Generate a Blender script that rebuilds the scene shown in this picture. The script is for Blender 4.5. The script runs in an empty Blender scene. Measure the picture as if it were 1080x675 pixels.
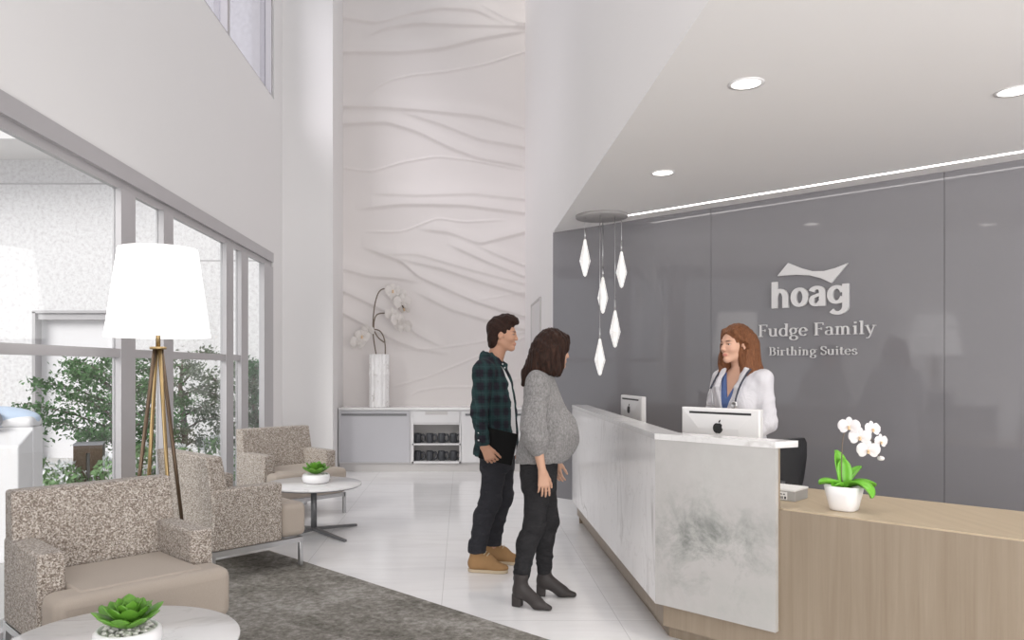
import bpy, bmesh, math, random
import numpy as np
from mathutils import Vector, Matrix, Euler
random.seed(7); RNG = np.random.default_rng(7)
PI = math.pi; R = math.radians
scene = bpy.context.scene
COL = scene.collection
R2 = math.sqrt(0.5)

# ------------------------------------------------------------------ object helpers
def tag(o, label=None, cat=None, group=None, kind=None):
    if label: o['label'] = label
    if cat: o['category'] = cat
    if group: o['group'] = group
    if kind: o['kind'] = kind
    return o
def empty(name, loc=(0, 0, 0), rz=0.0):
    o = bpy.data.objects.new(name, None); o.empty_display_size = .1
    COL.objects.link(o); o.location = loc; o.rotation_euler = (0, 0, rz)
    return o
def thing(name, label, cat, loc=(0, 0, 0), rz=0.0, group=None):
    return tag(empty(name, loc, rz), label, cat, group)
def link(name, me, mats, parent=None):
    o = bpy.data.objects.new(name, me); COL.objects.link(o)
    for m in (mats if isinstance(mats, (list, tuple)) else [mats]): me.materials.append(m)
    if parent is not None: o.parent = parent
    return o
def obj(name, bm, mats, parent=None, smooth=None, mods=None):
    me = bpy.data.meshes.new(name)
    bmesh.ops.recalc_face_normals(bm, faces=bm.faces[:])
    bm.to_mesh(me); bm.free()
    if smooth is not None:
        me.shade_smooth() if smooth is True else me.set_sharp_from_angle(angle=R(smooth)) if hasattr(me, 'set_sharp_from_angle') else None
    return link(name, me, mats, parent)
def copy_tree(o, parent=None):
    c = o.copy(); COL.objects.link(c)
    if parent is not None: c.parent = parent
    for ch in list(o.children): copy_tree(ch, c)
    return c
def struct(o): o['kind'] = 'structure'; return o

# ------------------------------------------------------------------ bmesh shapes
def box(bm, x0, x1, y0, y1, z0, z1, mi=0, bev=0.0, M=None, seg=2):
    vs = [bm.verts.new(p) for p in ((x0,y0,z0),(x1,y0,z0),(x1,y1,z0),(x0,y1,z0),(x0,y0,z1),(x1,y0,z1),(x1,y1,z1),(x0,y1,z1))]
    fs = [bm.faces.new([vs[i] for i in q]) for q in ((3,2,1,0),(4,5,6,7),(0,1,5,4),(1,2,6,5),(2,3,7,6),(3,0,4,7))]
    for f in fs: f.material_index = mi
    geo = vs
    if bev > 0:
        es = list({e for f in fs for e in f.edges})
        r = bmesh.ops.bevel(bm, geom=es, offset=bev, segments=seg, profile=.5, affect='EDGES', clamp_overlap=True)
        geo = list({v for f in r['faces'] for v in f.verts} | {v for v in vs if v.is_valid})
        for f in r['faces']: f.material_index = mi; f.smooth = True
    if M is not None: bmesh.ops.transform(bm, matrix=M, verts=geo)
    return geo
def prism(bm, poly, z0, z1, mi=0, M=None, ztop=None):
    n = len(poly)
    lo = [bm.verts.new((p[0], p[1], z0)) for p in poly]; hi = [bm.verts.new((p[0], p[1], z1)) for p in poly]
    f = [bm.faces.new(lo[::-1]), bm.faces.new(hi)] + [bm.faces.new((lo[i], lo[(i+1)%n], hi[(i+1)%n], hi[i])) for i in range(n)]
    for q in f: q.material_index = mi
    if M is not None: bmesh.ops.transform(bm, matrix=M, verts=lo+hi)
    return lo + hi
def tube(bm, pts, rad, seg=8, caps=True, mi=0, closed=False, sq=None):
    pts = [Vector(p) for p in pts]; n = len(pts)
    rad = list(rad) if isinstance(rad, (list, tuple)) else [rad]*n
    rings = []; prev = None
    for i, p in enumerate(pts):
        a = pts[max(i-1, 0)] if not closed else pts[(i-1) % n]; b = pts[min(i+1, n-1)] if not closed else pts[(i+1) % n]
        t = (b-a).normalized()
        if prev is None:
            up = Vector((0,0,1)) if abs(t.z) < .9 else Vector((1,0,0))
            u = t.cross(up).normalized()
        else:
            u = (prev - t*prev.dot(t)).normalized()
        prev = u; v = t.cross(u)
        rings.append([bm.verts.new(p + (u*math.cos(2*PI*k/seg) + v*math.sin(2*PI*k/seg)*(sq or 1))*rad[i]) for k in range(seg)])
    for i in range(n if closed else n-1):
        A = rings[i]; B = rings[(i+1) % n]
        for k in range(seg):
            f = bm.faces.new((A[k], A[(k+1)%seg], B[(k+1)%seg], B[k])); f.smooth = True; f.material_index = mi
    if caps and not closed:
        for q in (rings[0][::-1], rings[-1]): bm.faces.new(q).material_index = mi
    return [v for r in rings for v in r]
def lathe(bm, prof, seg=32, c=(0,0,0), mi=0, smooth=True, cap0=False, cap1=False):
    rings = []
    for r, z in prof:
        if r < 1e-6: rings.append([bm.verts.new((c[0], c[1], c[2]+z))])
        else: rings.append([bm.verts.new((c[0]+r*math.cos(2*PI*k/seg), c[1]+r*math.sin(2*PI*k/seg), c[2]+z)) for k in range(seg)])
    for A, B in zip(rings, rings[1:]):
        for k in range(seg):
            q = [A[k % len(A)], A[(k+1) % len(A)], B[(k+1) % len(B)], B[k % len(B)]]
            q = list(dict.fromkeys(q))
            if len(q) >= 3: f = bm.faces.new(q); f.smooth = smooth; f.material_index = mi
    if cap0 and len(rings[0]) > 2: bm.faces.new(rings[0][::-1]).material_index = mi
    if cap1 and len(rings[-1]) > 2: bm.faces.new(rings[-1]).material_index = mi
    return [v for r in rings for v in r]
def ball(bm, c, r, seg=12, rings=8, mi=0, M=None):
    r = r if isinstance(r, (tuple, list)) else (r, r, r)
    prof = [(math.sin(PI*i/rings), -math.cos(PI*i/rings)) for i in range(rings+1)]
    prof[0] = (0, -1); prof[-1] = (0, 1)
    vs = lathe(bm, prof, seg, mi=mi)
    T = Matrix.Translation(c) @ (M or Matrix()) @ Matrix.Diagonal((*r, 1))
    bmesh.ops.transform(bm, matrix=T, verts=vs)
    return vs
def grid_sheet(bm, rows, mi=0, smooth=True):
    V = [[bm.verts.new(p) for p in row] for row in rows]
    for a, b in zip(V, V[1:]):
        for i in range(len(a)-1):
            f = bm.faces.new((a[i], a[i+1], b[i+1], b[i])); f.smooth = smooth; f.material_index = mi
    return [v for r in V for v in r]

# ------------------------------------------------------------------ materials
class NT:
    def __init__(s, name):
        s.m = bpy.data.materials.new(name); s.m.use_nodes = True
        s.t = s.m.node_tree; s.t.nodes.clear()
        s.out = s.t.nodes.new('ShaderNodeOutputMaterial')
    def n(s, typ, ins=None, **kw):
        nd = s.t.nodes.new('ShaderNode'+typ)
        for k, v in kw.items(): setattr(nd, k, v)
        for k, v in (ins or {}).items(): s.set(nd, k, v)
        return nd
    def set(s, nd, k, v):
        i = nd.inputs[k]
        if isinstance(v, bpy.types.NodeSocket): s.t.links.new(v, i)
        else: i.default_value = v
    def coord(s, scale=(1,1,1), rot=(0,0,0), loc=(0,0,0), src='Object'):
        tc = s.n('TexCoord'); mp = s.n('Mapping', {'Vector': tc.outputs[src], 'Scale': scale, 'Rotation': rot, 'Location': loc})
        return mp.outputs[0]
    def noise(s, vec, scale=5, detail=4, rough=.55, dist=0.0):
        return s.n('TexNoise', {'Vector': vec, 'Scale': scale, 'Detail': detail, 'Roughness': rough, 'Distortion': dist}).outputs['Fac']
    def ramp(s, fac, stops, interp='LINEAR'):
        nd = s.n('ValToRGB', {'Fac': fac}); cr = nd.color_ramp; cr.interpolation = interp
        while len(cr.elements) < len(stops): cr.elements.new(.5)
        for e, (p, c) in zip(cr.elements, stops):
            e.position = p; e.color = (*c, 1) if len(c) == 3 else c
        return nd.outputs['Color']
    def mix(s, fac, a, b, mode='MIX'):
        nd = s.n('Mix', data_type='RGBA', blend_type=mode)
        s.set(nd, 0, fac)
        for i, v in ((6, a), (7, b)):
            if isinstance(v, bpy.types.NodeSocket): s.t.links.new(v, nd.inputs[i])
            else: nd.inputs[i].default_value = (*v, 1) if len(v) == 3 else v
        return nd.outputs[2]
    def math(s, op, a, b=0.0, c=0.0):
        nd = s.n('Math', operation=op)
        for i, v in enumerate((a, b, c)):
            if isinstance(v, bpy.types.NodeSocket): s.t.links.new(v, nd.inputs[i])
            else: nd.inputs[i].default_value = v
        return nd.outputs[0]
    def bump(s, h, strength=.3, dist=.01):
        return s.n('Bump', {'Height': h, 'Strength': strength, 'Distance': dist}).outputs[0]
    def pbr(s, color, rough=.5, metal=0.0, spec=.5, normal=None, coat=0.0, coat_rough=.03, emit=None, estr=0.0, sss=0.0, sheen=0.0, trans=0.0):
        p = s.n('BsdfPrincipled')
        c = color if isinstance(color, bpy.types.NodeSocket) else (*color, 1)
        s.set(p, 'Base Color', c); s.set(p, 'Roughness', rough); s.set(p, 'Metallic', metal); s.set(p, 'Specular IOR Level', spec)
        if normal is not None: s.set(p, 'Normal', normal)
        if coat: s.set(p, 'Coat Weight', coat); s.set(p, 'Coat Roughness', coat_rough)
        if emit is not None: s.set(p, 'Emission Color', (*emit, 1)); s.set(p, 'Emission Strength', estr)
        if sss: s.set(p, 'Subsurface Weight', sss); s.set(p, 'Subsurface Radius', (.02, .008, .004)); s.set(p, 'Subsurface Scale', .5)
        if sheen: s.set(p, 'Sheen Weight', sheen)
        s.t.links.new(p.outputs[0], s.out.inputs[0])
        return s.m
def plain(name, col, rough=.5, metal=0.0, spec=.5, var=.06, vs=6.0, bump=0.0, bs=60, **kw):
    t = NT(name); v = t.coord()
    c = t.mix(t.noise(v, vs, 3), tuple(max(0, x*(1-var)) for x in col), tuple(min(1, x*(1+var)) for x in col))
    nrm = t.bump(t.noise(v, bs, 4), bump, .004) if bump else None
    return t.pbr(c, rough, metal, spec, nrm, **kw)

M = {}
M['wall'] = plain('white_wall_paint', (.80, .785, .78), .6, spec=.25, var=.01, vs=1.5)
M['wall_r'] = plain('lightened_wall_paint', (.87, .85, .845), .6, spec=.25, var=.01, vs=1.5)  # same wall white, colour lightened to offset weak light on the right wall
M['ceil'] = plain('ceiling_paint', (.85, .835, .83), .55, spec=.2, var=.01, vs=1.5)
M['plaster'] = plain('carved_plaster', (.76, .72, .705), .6, spec=.2, var=.015, vs=3)
M['alu'] = plain('window_aluminium', (.48, .465, .475), .35, .35, var=.03)
M['steel'] = plain('brushed_steel', (.62, .62, .63), .28, .9, var=.04, vs=20)
M['darksteel'] = plain('grey_powdercoat', (.17, .17, .175), .4, .5, var=.05)
M['brass'] = plain('aged_brass', (.33, .235, .115), .35, .85, var=.2, vs=15)
M['bronze'] = plain('dark_bronze', (.13, .09, .06), .4, .7, var=.15)
M['white_gloss'] = plain('white_ceramic', (.83, .82, .83), .3, var=.01)
M['white_lam'] = plain('white_laminate', (.70, .69, .695), .35, spec=.4, var=.01)
M['door_lam'] = plain('pale_grey_laminate', (.48, .475, .50), .3, var=.01)
M['recess_lam'] = plain('greige_laminate', (.55, .53, .52), .5, var=.02)
M['black'] = plain('black_plastic', (.02, .02, .022), .45, var=.1)
M['mug'] = plain('charcoal_stoneware', (.055, .058, .066), .4, var=.1)
M['dark_soil'] = plain('dark_soil', (.05, .035, .025), .9, var=.5, vs=80, bump=.6, bs=120)
M['pebble'] = plain('white_pebbles', (.72, .70, .68), .6, var=.1, vs=60)
M['letter'] = plain('brushed_letter_metal', (.74, .73, .735), .35, .15, var=.02)
def mk_floor():
    t = NT('polished_marble_tiles'); tc = t.n('TexCoord').outputs['Object']
    sep = t.n('SeparateXYZ', {'Vector': tc})
    def line(v, off, pitch, w):
        f = t.math('FRACT', t.math('DIVIDE', t.math('ADD', v, -off), pitch))
        d = t.math('ABSOLUTE', t.math('SUBTRACT', f, .5))
        return t.math('GREATER_THAN', d, .5 - w/pitch)
    g = t.math('MAXIMUM', line(sep.outputs[0], -.126, 1.0, .0022), line(sep.outputs[1], 4.3, 1.1, .0022))
    st = t.noise(t.coord((.9, 5.0, 1)), 1.6, 6, .6, .6)
    st2 = t.noise(t.coord((1.2, 9.0, 1)), 3.0, 5, .65)
    c = t.ramp(st, [(.3, (.83, .815, .82)), (.5, (.90, .89, .895)), (.7, (.925, .915, .92))])
    c = t.mix(t.math('MULTIPLY', st2, .22), c, (.76, .745, .75))
    c = t.mix(g, c, (.66, .65, .65))
    return t.pbr(c, .13, spec=.42)
M['floor'] = mk_floor()
def mk_marble(name, axis_scale, veins=(.48, .46, .45), green=False, rough=.14, density=1.0, seam=False, dim=1.0):
    t = NT(name); v = t.coord(axis_scale)
    def vein(sc, dist, w, loc):
        n = t.noise(t.coord(axis_scale, loc=loc), sc*density, 5, .55, dist)
        return t.ramp(t.math('ABSOLUTE', t.math('SUBTRACT', n, .5)), [(0.0, (1, 1, 1)), (w*.4, (.6, .6, .6)), (w, (0, 0, 0))])
    patch = t.ramp(t.noise(t.coord(axis_scale, loc=(3.1, 1.7, 5)), 1.6*density, 4, .6), [(.45, (0, 0, 0)), (.62, (1, 1, 1))])
    base = t.ramp(t.noise(v, 1.1, 6, .6), [(p_, tuple(x*dim for x in q_)) for p_, q_ in ((.3, (.83, .815, .81)), (.5, (.90, .89, .89)), (.7, (.925, .92, .92)))] if not green else
                  [(.3, (.42, .425, .405)), (.5, (.50, .485, .475)), (.7, (.56, .56, .54))])
    f = t.math('ADD', t.math('MULTIPLY', t.math('MULTIPLY', vein(1.3, .9, .022, (0, 0, 0)), patch), .75), t.math('MULTIPLY', vein(2.9, 1.4, .012, (7, 2, 1)), .28))
    c = t.mix(f, base, veins)
    if seam:      # a band of darker veining beside the joint of the two sheets
        sep = t.n('SeparateXYZ', {'Vector': t.coord((1, 1, 1))})
        d = t.math('ABSOLUTE', t.math('SUBTRACT', sep.outputs[1], .30))
        band = t.n('MapRange', {'Value': d, 'From Min': .16, 'From Max': .0, 'To Min': 0.0, 'To Max': 1.0}).outputs[0]
        cl = t.ramp(t.noise(t.coord((1, 1.6, .5)), 7, 8, .7, .8), [(.46, (0, 0, 0)), (.7, (1, 1, 1))])
        c = t.mix(t.math('MULTIPLY', t.math('MULTIPLY', band, cl), .7), c, (.42, .40, .39))
    if green:
        cl = t.ramp(t.noise(v, 4.2, 10, .72, .35), [(.46, (0, 0, 0)), (.66, (1, 1, 1))])
        msk = t.n('TexGradient', {'Vector': t.coord((2.0, 2.0, 3.0), loc=(-.54, 0, -1.62))}, gradient_type='SPHERICAL').outputs['Fac']
        msk = t.math('POWER', msk, 1.1)
        c = t.mix(t.math('MULTIPLY', t.math('MULTIPLY', cl, 1.15), t.math('ADD', msk, .07)), c, (.20, .215, .20))
    return t.pbr(c, rough, spec=.5)
M['marble_side'] = mk_marble('veined_white_marble', (1, 1.3, .6), seam=True)
M['marble_end'] = mk_marble('clouded_green_marble', (1, 1, 1), green=True)
M['marble_top'] = mk_marble('white_marble_top', (.8, 1.6, 1), (.52, .50, .49), density=.8, dim=.86)
M['vase'] = mk_marble('vase_marble', (4, 4, 1.6), (.42, .39, .36), rough=.35, density=1.6)
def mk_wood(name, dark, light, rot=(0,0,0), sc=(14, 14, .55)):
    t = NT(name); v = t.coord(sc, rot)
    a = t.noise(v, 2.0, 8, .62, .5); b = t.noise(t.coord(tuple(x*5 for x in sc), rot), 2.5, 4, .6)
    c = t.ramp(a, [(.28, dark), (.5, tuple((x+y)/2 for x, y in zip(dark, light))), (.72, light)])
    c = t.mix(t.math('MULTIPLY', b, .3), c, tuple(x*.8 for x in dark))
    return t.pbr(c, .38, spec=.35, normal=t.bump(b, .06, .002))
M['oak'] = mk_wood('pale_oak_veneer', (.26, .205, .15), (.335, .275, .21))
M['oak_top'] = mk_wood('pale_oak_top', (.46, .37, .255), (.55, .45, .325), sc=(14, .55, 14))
def mk_tweed():
    t = NT('tweed_fabric'); v = t.coord()
    w = t.n('TexVoronoi', {'Vector': v, 'Scale': 190.0}).outputs['Color']
    s = t.n('SeparateColor', {'Color': w}).outputs[0]
    n2 = t.noise(t.coord((1, 1, .4)), 150, 4, .75)
    f = t.math('ADD', t.math('MULTIPLY', s, .6), t.math('MULTIPLY', n2, .5))
    c = t.ramp(f, [(.22, (.14, .11, .09)), (.42, (.27, .225, .19)), (.60, (.39, .34, .295)), (.85, (.66, .61, .56))])
    return t.pbr(c, .9, spec=.15, normal=t.bump(f, .7, .004), sheen=.15)
M['tweed'] = mk_tweed()
def mk_weave(name, col, scale=260, var=.12, bump=.25, rough=.85):
    t = NT(name); v = t.coord()
    f = t.noise(v, scale, 3, .7); g = t.noise(v, 4, 3)
    c = t.mix(f, tuple(x*(1-var) for x in col), tuple(min(1, x*(1+var)) for x in col))
    c = t.mix(t.math('MULTIPLY', g, .15), c, tuple(x*.85 for x in col))
    return t.pbr(c, rough, spec=.2, normal=t.bump(f, bump, .002), sheen=.1)
M['seat'] = mk_weave('beige_upholstery', (.425, .365, .312))
def mk_rug():
    t = NT('grey_patchwork_rug'); v = t.coord()
    a = t.noise(t.coord((1, 1, 1), rot=(0, 0, R(45))), 2.2, 8, .72, .5)
    br = t.n('TexBrick', {'Vector': t.coord((1, 1, 1), rot=(0, 0, R(45))), 'Scale': 1.0, 'Mortar Size': .02, 'Brick Width': .62, 'Row Height': .34,
                          'Color1': (.3, .3, .3, 1), 'Color2': (.75, .75, .75, 1), 'Mortar': (.45, .45, .45, 1), 'Mortar Smooth': 1.0}).outputs['Color']
    f = t.math('ADD', t.math('MULTIPLY', a, .9), t.math('MULTIPLY', t.n('SeparateColor', {'Color': br}).outputs[0], .25))
    fine = t.noise(v, 140, 3, .8); mid = t.noise(v, 26, 5, .75)
    f = t.math('ADD', f, t.math('MULTIPLY', t.math('SUBTRACT', mid, .5), 1.0))
    c = t.ramp(f, [(.30, (.085, .078, .066)), (.46, (.185, .172, .150)), (.62, (.29, .272, .245)), (.8, (.46, .435, .405))])
    c = t.mix(t.math('MULTIPLY', fine, .35), c, (.09, .085, .08))
    return t.pbr(c, .95, spec=.1, normal=t.bump(fine, .5, .006))
M['rug'] = mk_rug()
def mk_glasswall():
    t = NT('back_painted_grey_glass')
    c = t.mix(t.noise(t.coord(), 1.2, 2), (.225, .220, .234), (.237, .231, .245))
    return t.pbr(c, .05, spec=.62)
M['greyglass'] = mk_glasswall()
def mk_glass(name='clear_glazing', tint=(.97, .98, .985), k=.42):
    t = NT(name)
    bf = t.n('NewGeometry').outputs['Backfacing']
    fr = t.n('Fresnel', {'IOR': t.math('ADD', 1.5, t.math('MULTIPLY', bf, 1/1.5-1.5))}).outputs[0]
    tr = t.n('BsdfTransparent', {'Color': (*tint, 1)}).outputs[0]; gl = t.n('BsdfGlossy', {'Color': (1, 1, 1, 1), 'Roughness': 0.0}).outputs[0]
    mx = t.n('MixShader', {0: t.math('MULTIPLY', fr, k), 1: tr, 2: gl}).outputs[0]
    t.t.links.new(mx, t.out.inputs[0]); return t.m
M['glass'] = mk_glass()
M['glass_hi'] = mk_glass('upper_glazing', (.80, .80, .84))
def mk_stucco():
    t = NT('speckled_stucco'); v = t.coord()
    s = t.noise(v, 17, 4, .8); b = t.noise(v, 5, 5, .7)
    c = t.ramp(s, [(.34, (.64, .62, .635)), (.47, (.80, .79, .80)), (.62, (.90, .895, .905))])
    c = t.mix(t.math('MULTIPLY', b, .18), c, (.72, .71, .73))
    return t.pbr(c, .9, spec=.1, normal=t.bump(s, .35, .02))
M['stucco'] = mk_stucco()
M['render'] = plain('white_exterior_render', (.87, .86, .88), .7, spec=.2, var=.01)
M['paving'] = plain('pale_paving', (.6, .59, .575), .8, var=.08, vs=3, bump=.2)
def emis(name, col, s, base=(.8, .8, .8)):
    t = NT(name); return t.pbr(base, .5, emit=col, estr=s)
M['led'] = emis('led_diffuser', (1, .97, .94), 5.5)
M['down'] = emis('downlight_lens', (1, .95, .88), 5.0)
M['shade'] = emis('lit_linen_shade', (1, .975, .955), 1.35)
def mk_drop():
    t = NT('alabaster_glass'); v = t.coord()
    n = t.noise(v, 16, 5, .7, 1.0)
    c = t.ramp(n, [(.35, (.70, .68, .66)), (.6, (.95, .94, .93))])
    p = t.n('BsdfPrincipled', {'Base Color': c, 'Roughness': .3, 'Emission Color': c, 'Emission Strength': .42})
    t.t.links.new(p.outputs[0], t.out.inputs[0]); return t.m
M['drop'] = mk_drop()
def mk_leaf(name, a, b, scale=30, rough=.45, edge=None, spec=.4):
    t = NT(name); v = t.coord()
    c = t.mix(t.noise(v, scale, 3), a, b)
    return t.pbr(c, rough, spec=spec)
M['succ'] = mk_leaf('succulent_green', (.06, .20, .02), (.17, .37, .045), 22, .4)
M['succ_dark'] = mk_leaf('succulent_edge', (.05, .14, .03), (.09, .22, .045), 22, .4)
M['orchid_leaf'] = mk_leaf('orchid_leaf_green', (.09, .33, .02), (.22, .55, .06), 14, .35)
M['petal'] = plain('white_petal', (.72, .69, .70), .5, var=.03, vs=40, sss=.0)
M['petal_heart'] = plain('petal_heart', (.72, .52, .33), .5, var=.25, vs=90)
M['dry_petal'] = plain('faded_petal', (.72, .68, .65), .6, var=.08, vs=30)
M['dry_stem'] = plain('dry_brown_stem', (.17, .13, .095), .7, var=.2, vs=30)
M['tree_leaf'] = mk_leaf('garden_tree_leaf', (.055, .15, .05), (.13, .27, .09), 5, .6)
M['tree_dark'] = mk_leaf('dark_tree_leaf', (.03, .12, .04), (.07, .21, .07), 6, .6)
M['tree_grey'] = mk_leaf('hazed_tree_leaf', (.13, .18, .12), (.24, .29, .2), 5, .7)  # leaf green greyed to stand in for reflections hazing the window glass
M['shrub_leaf'] = mk_leaf('shrub_leaf', (.12, .26, .10), (.30, .45, .22), 9, .6)
M['bark'] = plain('bark', (.16, .125, .10), .9, var=.3, vs=25, bump=.6, bs=40)
M['bloom'] = plain('small_white_bloom', (.82, .83, .86), .6, var=.05)
M['blue'] = plain('pale_blue_acrylic', (.55, .66, .82), .25, var=.05)
M['grey_knob'] = plain('grey_rubber', (.32, .32, .35), .5, var=.05)
M['print'] = plain('dark_print_ink', (.06, .06, .07), .6, var=.1)
M['paperbox'] = plain('pale_grey_cardboard', (.38, .375, .37), .6, var=.04)
M['paper'] = plain('white_paper', (.80, .80, .80), .6, var=.01)
# ------------------------------------------------------------------ setting
XL = -2.35; YB = 10.85; XR = .88; ZS = 2.73; ZT = 7.3; YN = -1.0
SW = 8.38                                    # reception wall plane x + y = SW
def W(u, d=0.0, z=0.0):                      # point on the reception wall: u along it, d out of it
    return Vector((XR + u*R2 - d*R2, SW - XR - u*R2 - d*R2, z))
MW = Matrix(((R2, -R2, 0, XR), (-R2, -R2, 0, SW-XR), (0, 0, 1, 0), (0, 0, 0, 1)))   # wall frame: x along, y out of the wall

bm = bmesh.new(); box(bm, -2.42, 9, YN, 11.2, -.1, 0); struct(obj('floor', bm, M['floor']))

bm = bmesh.new()
t_ = .28
ZW = 9.4
box(bm, XL-t_, XL, -4.2, 3.4, 0, ZW)  # left wall stretched back and up, out of view, to block the sun
box(bm, XL-t_, XL, 3.4, 9.5, 2.78, 4.75)
box(bm, XL-.10, XL, 9.5, 10.0, 0, 4.75)
box(bm, XL-t_, XL, 9.57, 10.0, 4.75, ZW)
box(bm, XL-t_, XL, 3.4, 9.57, 6.9, ZW)
struct(obj('wall_left', bm, M['wall']))
bm = bmesh.new(); box(bm, -2.63, -1.69, 10.0, 11.1, 0, ZW, bev=.006); struct(obj('column', bm, M['wall']))
bm = bmesh.new(); box(bm, -1.69, XR, YB+.06, 11.1, 0, ZT); struct(obj('wall_back', bm, M['wall']))
bm = bmesh.new()                              # side wall from the niche to the reception wall, and on above the ceiling
box(bm, XR, XR+.2, 7.5, 11.1, 0, ZT)
box(bm, XR, XR+.2, YN, 7.5, ZS+.01, ZT)
struct(obj('wall_right', bm, M['wall_r']))
bm = bmesh.new()
prism(bm, [(XR, YN-2), (9, YN-2), (9, -.45), (XR+.12, 7.4999), (XR, 7.4999)], ZS, ZS+.01)
struct(obj('ceiling', bm, M['ceil']))

# reception wall: grey glass sheets on a wall
UJ = [0.0, (2.048-XR)/R2, (3.23-XR)/R2, 5.15, 6.9, 9.0]
bm = bmesh.new(); box(bm, 0, 9.5, -.2, -.012, 0, ZS, M=MW); wr = struct(obj('wall_reception', bm, M['darksteel']))
for a, b in zip(UJ, UJ[1:]):
    bm = bmesh.new(); box(bm, a+.0018, b-.0018, -.012, 0, .15, ZS, M=MW); obj('glass_panel', bm, M['greyglass'], wr)
bm = bmesh.new(); box(bm, .0, 9.5, -.012, .006, 0, .15, M=MW); struct(obj('baseboard_reception', bm, M['white_lam']))

# door in the side wall (flush, thin steel frame)
bm = bmesh.new(); box(bm, XR-.012, XR, 8.62, 9.70, 0.0, 2.18); d1 = struct(obj('door_1', bm, M['white_lam']))
bm = bmesh.new()
for y0, y1, z0, z1 in ((8.595, 8.62, 0, 2.205), (9.70, 9.725, 0, 2.205), (8.62, 9.70, 2.18, 2.205)): box(bm, XR-.02, XR-.0005, y0, y1, z0, z1)
obj('frame', bm, M['recess_lam'], d1)

# windows of the left wall
ZH = 2.78; TR0, TR1 = 1.485, 1.545
bays = [(3.4, 5.27, 5.50), (5.50, 6.02, 6.22), (6.22, 7.62, 7.85), (7.85, 8.13, 8.39), (8.39, 9.07, 9.5)]
for i, (y0, y1, y2) in enumerate(bays):
    bm = bmesh.new()
    xa, xb = XL-.055, XL+.012
    box(bm, xa, xb, y0, y2, ZH-.07, ZH+.045)                     # head, stepped
    box(bm, xa, xb-.03, y0, y2, ZH-.13, ZH-.07)
    mid = (y1+y2)/2
    box(bm, xa, xb-.005, y1, y2, 0, ZH-.13)                       # far mullion, two leaves with a dark gap
    box(bm, xa, xb-.02, y0, y1, 0, .06)                           # sill
    if i == 0: box(bm, xa, xb-.005, y0, y0+.1, 0, ZH-.13)
    if i < 4: box(bm, xa, xb-.012, y0, y1, TR0, TR1)
    w = struct(obj('window_%d' % (i+1), bm, M['alu']))
    spans = ((.06, TR0), (TR1, ZH-.13)) if i < 4 else ((.06, ZH-.13),)
    for z0, z1 in spans:
        bm = bmesh.new(); box(bm, XL-.042, XL-.034, y0, y1, z0, z1); obj('pane', bm, M['glass'], w)
bm = bmesh.new()
xa, xb = XL-.16, XL-.02
for y0, y1, z0, z1 in ((9.51, 9.57, 4.75, 6.9), (3.4, 3.46, 4.75, 6.9), (3.46, 9.51, 4.75, 4.79), (3.46, 9.51, 6.84, 6.9), (7.74, 7.82, 4.79, 6.84), (5.9, 5.98, 4.79, 6.84)):
    box(bm, xa, xb, y0, y1, z0, z1)
w = struct(obj('window_6', bm, M['alu']))
for a, b in ((3.46, 5.9), (5.98, 7.74), (7.82, 9.51)):
    bm = bmesh.new(); box(bm, XL-.10, XL-.092, a, b, 4.79, 6.84); obj('pane', bm, M['glass_hi'], w)

# carved plaster relief in the niche
def px2(p): return ((p[0]-488)/810*YB, 1.42-(p[1]-387)/810*YB)
A3 = lambda pts: [px2((180+x/2.4545, y/2.4545)) for x, y in pts]
A4 = lambda pts: [px2((340+x/2.596, 260+y/2.596)) for x, y in pts]
curves = [(A3(c), h, k) for c, h, k in [
 ([(445,45),(540,60),(620,35),(700,20),(790,25),(860,60)], .9, 1), ([(500,95),(560,70),(640,60),(760,65),(915,70)], 1, 1),
 ([(470,135),(600,135),(700,125),(800,100),(915,80)], 1, 1), ([(505,250),(560,210),(620,195),(720,185),(820,165),(915,135)], .9, 0),
 ([(800,10),(860,45),(900,62)], .8, 1), ([(450,275),(560,278),(700,290),(800,300),(915,330)], 1.1, 1),
 ([(450,320),(560,315),(640,340),(720,380),(800,410),(915,430)], 1.2, 1), ([(600,290),(700,320),(800,360),(915,380)], 1.0, 1),
 ([(450,435),(520,445),(600,420),(690,405),(780,415),(915,440)], .9, 0), ([(480,540),(600,528),(760,530),(915,550)], 1, 1),
 ([(500,600),(600,600),(690,565),(760,575),(850,570)], .9, 0), ([(640,590),(720,600),(800,630),(915,600)], 1, 1),
 ([(520,500),(640,505),(780,500),(915,515)], .8, 1)]] + [(A4(c), h, k) for c, h, k in [
 ([(55,60),(130,80),(200,85),(260,95)], 1, 1), ([(55,120),(120,150),(200,190),(260,240),(320,268)], 1.2, 1),
 ([(55,180),(130,220),(210,260),(270,280)], 1.1, 1), ([(110,0),(220,40),(260,80),(330,110),(420,150),(550,190)], 1.3, 1),
 ([(200,30),(330,60),(450,100),(550,130)], 1.1, 1), ([(340,-10),(450,40),(550,80)], 1.2, 1), ([(420,-5),(500,30),(550,50)], 1.1, 1),
 ([(250,120),(350,170),(450,200),(550,225)], 1.0, 1), ([(190,285),(300,280),(380,270),(450,258),(550,235)], .6, 0),
 ([(190,385),(280,360),(380,320),(450,290),(550,250)], .7, 0), ([(215,430),(260,395),(330,385),(410,385),(550,360)], .6, 0),
 ([(410,150),(550,125)], .6, 0), ([(160,20),(260,20),(400,60),(550,100)], .9, 1), ([(130,240),(240,275),(330,290)], .6, 1)]]
gx = np.linspace(-1.69, XR, 230); gz = np.linspace(.80, 7.2, 640)
GX, GZ = np.meshgrid(gx, gz)
Hm = np.zeros_like(GX)
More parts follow.
